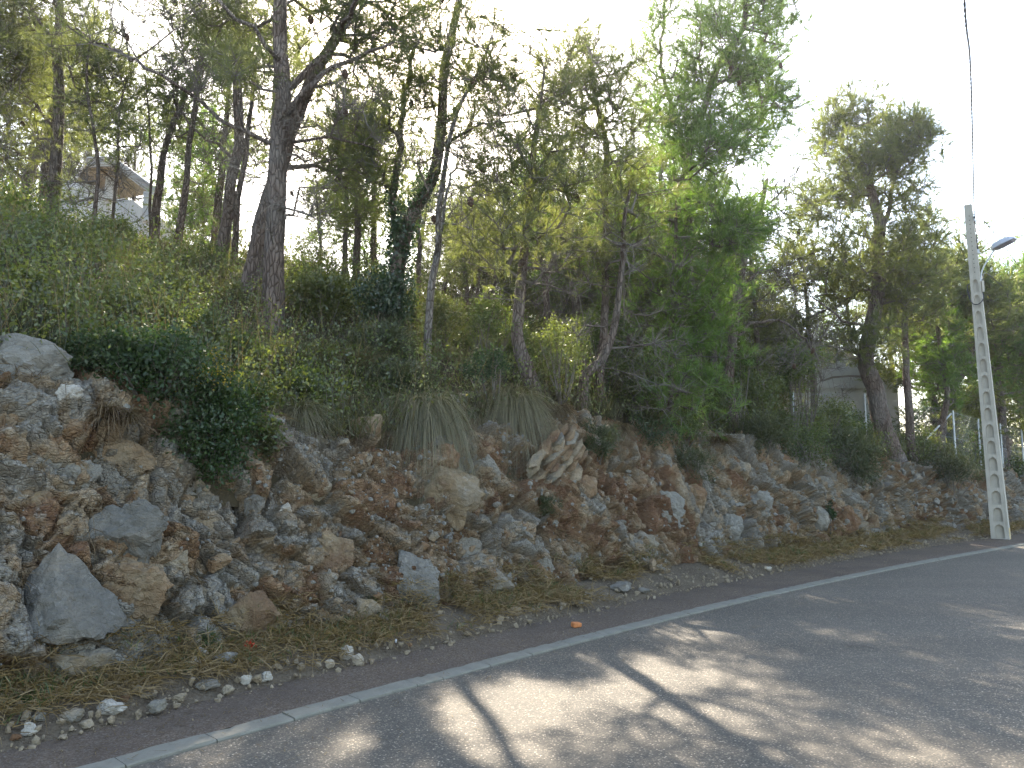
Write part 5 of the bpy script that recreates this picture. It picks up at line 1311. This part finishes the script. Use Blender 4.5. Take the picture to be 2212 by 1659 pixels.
# straw along the verge and in the ledges of the face
mb = MB(); N_ = 2400
s_ = -4 + 27 * rng.random(N_) ** 1.15; f_ = rng.beta(2.2, 1.4, N_); pw = pathw(s_); d_ = pw + 0.12 + (dbase(s_) + .12 - pw - .12) * f_
keep = fbm(np.stack([s_ * .9, d_ * 1.5, 0 * s_], 1), 3, 77) > 0.36; s_, d_ = s_[keep], d_[keep]
x_, y_ = XY(s_, d_); C = np.stack([x_, y_, Gsd(s_, d_) + .05], 1); nb = 30; cen = np.repeat(C, nb, 0); n = len(cen)
blades(mb, cen + rng.normal(size=(n, 3)) * [.08, .08, .012], unit(np.stack([rng.normal(0, .8, n), rng.normal(0, .8, n), np.abs(rng.normal(.3, .35, n))], 1)), rng.uniform(.06, .26, n), .004 + .0004 * np.linalg.norm(cen - camv, axis=1), rng.uniform(.2, .8, n), rng.random(n), 2)
tag(link('verge_straw', mb.mesh('verge_straw', M['straw'])), 'flattened dry straw along the foot of the bank', 'dry grass', kind='stuff')
mb = MB(); sel = rng.random(len(C)) < .3; cen = np.repeat(C[sel], 14, 0); n = len(cen)
blades(mb, cen + rng.normal(size=(n, 3)) * [.05, .05, .01], unit(np.stack([rng.normal(0, .5, n), rng.normal(0, .5, n), np.ones(n)], 1)), rng.uniform(.05, .16, n), .005, rng.uniform(.1, .6, n), rng.random(n), 2)
tag(link('verge_grass', mb.mesh('verge_grass', M['green_blade'])), 'short green grass sprouting along the verge', 'grass', kind='stuff')
mb = MB(); fi = np.where((t > .10) & (t < .97) & (BP[:, 0] > -40) & (BP[:, 0] < 2250))[0]
wf = (0.15 + zone[fi] + 0.8 * (t[fi] > .8)) / np.maximum(BP[fi, 2], 4); fi = rng.choice(fi, 520, replace=False, p=wf / wf.sum())
cen = np.repeat(Pr[fi], 16, 0); n = len(cen); nn_ = np.repeat(Nn[fi], 16, 0)
blades(mb, cen + rng.normal(size=(n, 3)) * .025, unit(nn_ * .6 + rng.normal(size=(n, 3)) * .6), rng.uniform(.05, .20, n), .0035 + .0004 * np.linalg.norm(cen - camv, axis=1), rng.uniform(.3, 1.3, n), rng.random(n), 2)
tag(link('face_grass', mb.mesh('face_grass', M['dead_grass'])), 'dead brown grass rooted in the cracks of the rock bank', 'dry grass', kind='stuff')

# ------------------------------------------------------------------ the villa on the crest at the left
def poly3(mb, pts, vec, mat=0): prism(mb, pts, vec, 0.5, mat)
YF, YB = 24.0, 29.0
hv = thing('villa', tuple(at(250, 540, 25)), 'white villa with a timber-lined terrace roof among pines on the crest', 'house'); ho = np.array(hv.location)
def vpart(name, mat, fn):
    mb = MB(); fn(mb); return link(name, mb.mesh(name, M[mat], ho), hv)
A_, B_, C_ = at(186, 357, YF + 1.2), at(242, 356, YF + 0.6), at(328, 419, YF)
D_, E_ = at(250, 431, YB), at(150, 420, YB + .5)
up = np.array([0, 0, 1.0])
vpart('soffit', 'soffit', lambda m: [prism(m, [B_, C_, D_], up * .06), prism(m, [A_, B_, D_, E_], up * .06)])
fas = []
def fascia(m):
    for a, b in ((A_, B_), (B_, C_)):
        dv = unit(b - a); nrm = np.cross(dv, up); nrm = unit(nrm) * .14
        prism(m, [a - up * .02, b - up * .02, b + up * .30, a + up * .30], nrm * (-1 if nrm[1] > 0 else 1) * -1)
vpart('fascia', 'white', fascia)
rf = vpart('roof', 'rooftile', lambda m: [prism(m, [B_ + up * .08, C_ + up * .08, D_ + up * .08], up * .18), prism(m, [A_ + up * .08, B_ + up * .08, D_ + up * .08, E_ + up * .08], up * .18)])
def pillar(m, x, yt, yb, Y, w):
    a = at(x, yt, Y); b = at(x, yb, Y); box(m, (a + b) / 2, (w, w, a[2] - b[2] + .3))
vpart('pillar', 'white', lambda m: pillar(m, 241, 372, 425, 26.2, .30))
vpart('pillar', 'white', lambda m: pillar(m, 322, 426, 470, 24.1, .28))
vpart('parapet', 'white', lambda m: prism(m, [at(244, 432, 25), at(286, 432, 25), at(318, 457, 25), at(390, 500, 25), at(390, 560, 25), at(244, 560, 25)], (0.1, .35, 0)))
vpart('wall', 'white', lambda m: prism(m, [at(110, 385, 27.2), at(205, 400, 27.2), at(238, 430, 27.2), at(238, 580, 27.2), at(110, 580, 27.2)], (0, 4, 0)))
vpart('back_wall', 'wall', lambda m: prism(m, [at(160, 380, 30.2), at(262, 392, 30.2), at(262, 560, 30.2), at(160, 560, 30.2)], (0, .3, 0)))
w1 = vpart('window', 'wall', lambda m: prism(m, [at(196, 398, 30.1), at(222, 399, 30.1), at(222, 432, 30.1), at(196, 432, 30.1)], (0, .08, 0)))
mb = MB(); prism(mb, [at(198, 401, 30.07), at(220, 402, 30.07), at(220, 431, 30.07), at(198, 431, 30.07)], (0, .02, 0)); link('pane', mb.mesh('pane', M['glass'], ho), w1)

# ------------------------------------------------------------------ the pale building behind the right-hand pines
hb = thing('pale_building', tuple(at(1780, 880, 25)), 'plain pale rendered building half hidden by pines at the right', 'building'); ho = np.array(hb.location)
def bpart(name, mat, fn, par=None):
    mb = MB(); fn(mb); return link(name, mb.mesh(name, M[mat], ho), par or hb)
a0, a1, a2 = at(1606, 757, 27), at(1735, 734, 23), at(1938, 812, 27.5)
def wallp(m, p, q, zt_p, zt_q, zb, th=0.3):
    dv = unit((q - p) * [1, 1, 0]); nr = np.array([-dv[1], dv[0], 0]) * th
    prism(m, [np.array([p[0], p[1], zt_p]), np.array([q[0], q[1], zt_q]), np.array([q[0], q[1], zb]), np.array([p[0], p[1], zb])], nr)
zb = 1.2
bpart('wall', 'wall', lambda m: wallp(m, a0, a1, a0[2], a1[2], zb))
bpart('wall', 'wall', lambda m: wallp(m, a1, a2, a1[2], a2[2], zb))
bpart('roof', 'rooftile', lambda m: prism(m, [a0 + up * .004, a1 + up * .004, a2 + up * .004, a0 + (a2 - a1) + up * .004], up * .14))
dv = unit((a2 - a1) * [1, 1, 0]); nr = np.array([dv[1], -dv[0], 0])
bpart('string_course', 'wall', lambda m: prism(m, [a1 + nr * .003 - up * 1.35, a2 + nr * .003 - up * .35, a2 + nr * .003 - up * .47, a1 + nr * .003 - up * 1.47], nr * .03))
wn = bpart('window', 'white', lambda m: prism(m, [a1 + dv * 2.0 + nr * .004 - up * 2.0, a1 + dv * 3.0 + nr * .004 - up * 2.0, a1 + dv * 3.0 + nr * .004 - up * 3.1, a1 + dv * 2.0 + nr * .004 - up * 3.1], nr * .06))
bpart('pane', 'glass', lambda m: prism(m, [a1 + dv * 2.1 + nr * .07 - up * 2.1, a1 + dv * 2.9 + nr * .07 - up * 2.1, a1 + dv * 2.9 + nr * .07 - up * 3.0, a1 + dv * 2.1 + nr * .07 - up * 3.0], nr * .01), wn)
ch = at(1614, 752, 27.4); bpart('chimney', 'wall', lambda m: box(m, ch + [0, .3, 0], (.38, .38, .5)))
# big tan boulder behind the fence
p = at(2085, 940, 25); gz = float(G(p[0], p[1])[0])
o = link('boulder', stone_mesh('boulder', 777, 4, M['stone_tan'], 14, .8, .06)); o.location = (p[0], p[1], p[2] - .2); o.scale = (2.6, 2.4, 1.6)
tag(o, 'large tan boulder showing behind the wire fence', 'boulder')

# ------------------------------------------------------------------ wire fence
fe_pts = [(1713, 846, 900, 19.5), (1867, 850, 905, 20.4), (1965, 868, 940, 20.9), (2058, 887, 985, 21.2), (2112, 903, 985, 22.4), (2160, 915, 985, 23.6), (2206, 928, 985, 24.8)]
p = at(1960, 950, 20.5); fe = thing('wire_fence', tuple(p), 'chain-link fence with galvanised posts and a corner brace left of the concrete pole', 'fence'); fo = np.array(fe.location)
tops = []
for px, py, pb, Y in fe_pts:
    a = at(px, py, Y); gz = float(G(a[0], a[1])[0]); b = np.array([a[0], a[1], min(gz - .2, a[2] - 1.2)]); tops.append(a)
    mb = MB(); tube(mb, [b, a], .028, 8); link('post', mb.mesh('post', M['galv'], fo), fe)
mb = MB(); a = at(2055, 893, 21.2); tube(mb, [at(1998, 952, 20.9), a], .024, 8); link('brace', mb.mesh('brace', M['galv'], fo), fe)
mb = MB(); sp = .07
for a, b in zip(tops[:-1], tops[1:]):
    L = np.linalg.norm((b - a)[:2]); Hm = 1.5; dx = (b - a) / L; n_ = int(L / sp)
    st, en = [], []
    for i_ in range(-int(Hm / sp), n_ + 1):
        for sg in (1, -1):
            u0 = i_ * sp; u1 = u0 + Hm
            l0 = max(u0, 0); l1 = min(u1, L)
            if l1 <= l0: continue
            z0, z1 = (l0 - u0), (l1 - u0)
            if sg < 0: z0, z1 = Hm - z0, Hm - z1
            st.append(a + dx * l0 - up * z0); en.append(a + dx * l1 - up * z1)
    strips(mb, np.array(st), np.array(en), .0032, .5)
    strips(mb, np.array([a - up * .05, a - up * .75]), np.array([b - up * .05, b - up * .75]), .008, .5)
o = link('wire_mesh', mb.mesh('wire_mesh', M['galv'], fo), fe); o['kind'] = 'stuff'

# ------------------------------------------------------------------ concrete pole, street lamp, cables
PY_ = 17.74
b0 = at(2163, 1170, PY_); t0 = at(2091, 443, PY_); b0[2] = float(G(b0[0], b0[1])[0]) - .05
pole = thing('concrete_pole', tuple(b0), 'leaning grey concrete utility pole with a ladder of arched recesses', 'utility pole')
AX = t0 - b0; HP = np.linalg.norm(AX); AX /= HP
fd_ = unit(np.array([-.62, -.78, 0])); fd_ = unit(fd_ - AX * (fd_ @ AX)); sd = np.cross(fd_, AX); sd = sd if sd[0] > 0 else -sd
def WD(h): return .36 - (.36 - .16) * h / HP
def PT(h, u, v): return b0 + AX * h + sd * (u * WD(h) / 2) + fd_ * (v * WD(h) * .36)
def slab(m, h0, h1, u0, u1, v0, v1):
    V = [PT(h, u, v) for h in (h0, h1) for u, v in ((u0, v0), (u1, v0), (u1, v1), (u0, v1))]
    m.add(V, None, [(0, 3, 2, 1), (4, 5, 6, 7), (0, 1, 5, 4), (1, 2, 6, 5), (2, 3, 7, 6), (3, 0, 4, 7)])
HS = HP * .775; NC = 16
mb = MB()
ef = np.linspace(0, HS, 12)
for h0, h1 in zip(ef[:-1], ef[1:]):
    slab(mb, h0, h1, -1, -.52, -1, 1); slab(mb, h0, h1, .52, 1, -1, 1); slab(mb, h0, h1, -.52, .52, -.35, .35)
eh = np.linspace(HS, HP, 6)
for h0, h1 in zip(eh[:-1], eh[1:]): slab(mb, h0, h1, -1, 1, -1, 1)
link('shaft', mb.mesh('shaft', M['pole'], b0), pole)
hc = np.linspace(0.05, HS, NC + 1)
for i_ in range(NC):
    h0, h1 = hc[i_], hc[i_ + 1]; ar = min(.12, (h1 - h0) * .35)
    mb = MB(); a_ = np.linspace(0, math.pi, 9); q_ = [(math.cos(x_) * .52, h1 - .05 - ar + math.sin(x_) * ar) for x_ in a_]
    for vv in (1, -1):
        ring = [(.52, h1 + .02)] + [(-.52, h1 + .02)]
        front, back = [], []
        for u_, h_ in q_:
            front += [PT(h_, u_, .97 * vv), PT(h1 + .02, u_, .97 * vv)]; back += [PT(h_, u_, .33 * vv), PT(h1 + .02, u_, .33 * vv)]
        V = front + back; nf = len(front); Q = []
        for k_ in range(len(q_) - 1):
            Q.append((2 * k_, 2 * k_ + 1, 2 * k_ + 3, 2 * k_ + 2)); Q.append((2 * k_, 2 * k_ + 2, nf + 2 * k_ + 2, nf + 2 * k_))
        mb.add(V, None, Q)
        if i_ == 0: slab(mb, 0, .07, -.515, .515, .33 * vv, .97 * vv)
    link('rib', mb.mesh('rib', M['pole'], b0), pole)
for i_ in range(14):
    h_ = HS + .12 + i_ * (HP - HS - .3) / 14; mb = MB(); c_ = PT(h_, .12, 1.0); tube(mb, [c_ - fd_ * .01, c_ + fd_ * .004], .010, 8); link('bolt_hole', mb.mesh('bolt_hole', M['hole'], b0), pole)  # near-black discs stand in for the shade inside the holes
mb = MB(); slab(mb, .02, .30, 1.004, 1.03, -.8, .8); link('paint_mark', mb.mesh('paint_mark', M['rustpaint'], b0), pole)
for hh_, w_ in ((HP - .35, .05), (HP - 1.15, .05), (HP - 2.0, .10)):
    mb = MB(); c_ = PT(hh_, 1.12, 0); box(mb, c_, (.05, w_, .10 if w_ < .1 else .26)); link('bracket' if w_ < .1 else 'junction_box', mb.mesh('bracket', M['galv' if w_ < .1 else 'pole'], b0), pole)
q = [PT(HP - 1.9, -1.0, .2), PT(HP - 1.95, -1.6, 1.2), PT(HP - 2.35, -1.0, 1.9), PT(HP - 2.42, 0.2, 1.7), PT(HP - 2.3, 1.2, 1.0), PT(HP - 2.1, 1.15, 0.1)]
mb = MB(); tube(mb, smooth_path(q, .05)[0], .012, 6); link('cable_loop', mb.mesh('cable_loop', M['cable'], b0), pole)
# lamp
arm0 = PT(HP - 1.75, 1.0, 0); l0 = at(2143, 537, PY_ - .15); l1 = at(2192, 512, PY_ - .55)
lamp = thing('street_lamp', tuple(arm0), 'flat grey street lamp on a short arm fixed to the concrete pole', 'street lamp')
mb = MB(); tube(mb, smooth_path([arm0 - up * .12, arm0 + (l0 - arm0) * .25 + up * .03, l0 + (l1 - l0) * .2], .05)[0], .018, 8); link('arm', mb.mesh('arm', M['galv'], arm0), lamp)
la = unit(l1 - l0); ls = unit(np.cross(la, up)); lu = np.cross(ls, la); LL = np.linalg.norm(l1 - l0)
def lsec(f, w, h0, h1): c_ = l0 + la * LL * f; return [c_ + ls * w + lu * h0, c_ + ls * w * .7 + lu * h1, c_ - ls * w * .7 + lu * h1, c_ - ls * w + lu * h0, ]
mb = MB(); secs = [lsec(0, .07, -.05, .03), lsec(.12, .13, -.055, .06), lsec(.5, .155, -.055, .08), lsec(.85, .14, -.055, .05), lsec(1, .09, -.045, .0)]
V = sum(secs, []); Q = []
for i_ in range(4):
    for j_ in range(4): Q.append((i_ * 4 + j_, (i_ + 1) * 4 + j_, (i_ + 1) * 4 + (j_ + 1) % 4, i_ * 4 + (j_ + 1) % 4))
Q += [(3, 2, 1, 0), (16, 17, 18, 19)]; mb.add(V, None, Q); link('lamp_head', mb.mesh('lamp_head', M['lamp'], arm0), lamp)
mb = MB(); c_ = l0 + la * LL * .55 - lu * .062; box(mb, c_, (LL * .62, .22, .012), np.array([la, ls, lu])); link('lens', mb.mesh('lens', M['lens'], arm0), lamp)
# overhead cables
def cable(pts, r_, lab, twist=0.0):
    p_, q_ = smooth_path(pts, .06)
    if twist:
        ph = np.cumsum(np.r_[0, np.linalg.norm(np.diff(p_, axis=0), axis=1)]) * 2 * math.pi / .35
        tg_ = unit(np.gradient(p_, axis=0)); a_ = unit(np.cross(tg_, [.3, .1, 1])); b_ = np.cross(tg_, a_)
        mb = MB()
        for k_ in (0, math.pi): tube(mb, p_ + a_ * (np.cos(ph + k_) * twist)[:, None] + b_ * (np.sin(ph + k_) * twist)[:, None], r_, 5)
    else: mb = MB(); tube(mb, p_, r_, 5)
    tag(link('overhead_cable', mb.mesh('overhead_cable', M['cable'])), lab, 'cable', 'overhead cables on the concrete pole')
far = at(2083, 0, 8.6)
d_ = far - PT(HP - .35, 1.2, 0)
c1 = PT(HP - .35, 1.2, 0)
cable([PT(HP - 1.1, 1.15, 0), PT(HP - .7, 1.25, 0), c1, at(2097, 170, 11.6), far, far + d_ * .6 + up * .2, far + d_ * 1.3 + up * .6], .0085, 'thick twisted cable rising from the pole top toward the viewer', .009)
c2 = PT(HP - .02, -.6, 0); far2 = at(2077, 0, 8.9); d_ = far2 - c2
cable([c2, c2 + d_ * .5 - up * .04, far2, far2 + d_ * .6 + up * .2, far2 + d_ * 1.2 + up * .5], .005, 'thin straight wire beside the thick twisted cable')
c3 = PT(HP - .45, 1.12, 0)
cable([c3, at(2120, 472, 18.2), at(2162, 522, 20.5), at(2212, 588, 24.5), at(2300, 690, 36)], .011, 'cable passing behind the street lamp toward the right edge')
c4 = PT(HP - 1.9, 1.2, 0)
cable([c4, at(2130, 590, 18.6), at(2170, 622, 20.5), at(2212, 655, 23.5), at(2300, 720, 34)], .010, 'lowest cable, leaving the junction box toward the right edge')
open('/tmp/tris','w').write(str(sum(sum(len(p.vertices)-2 for p in m.polygons) for m in bpy.data.meshes)))
#print('tris', sum(sum(1 if len(p.vertices)==3 else 2 for p in m.polygons) for m in bpy.data.meshes))
print('done', time.time() - T0, len(bpy.data.objects))
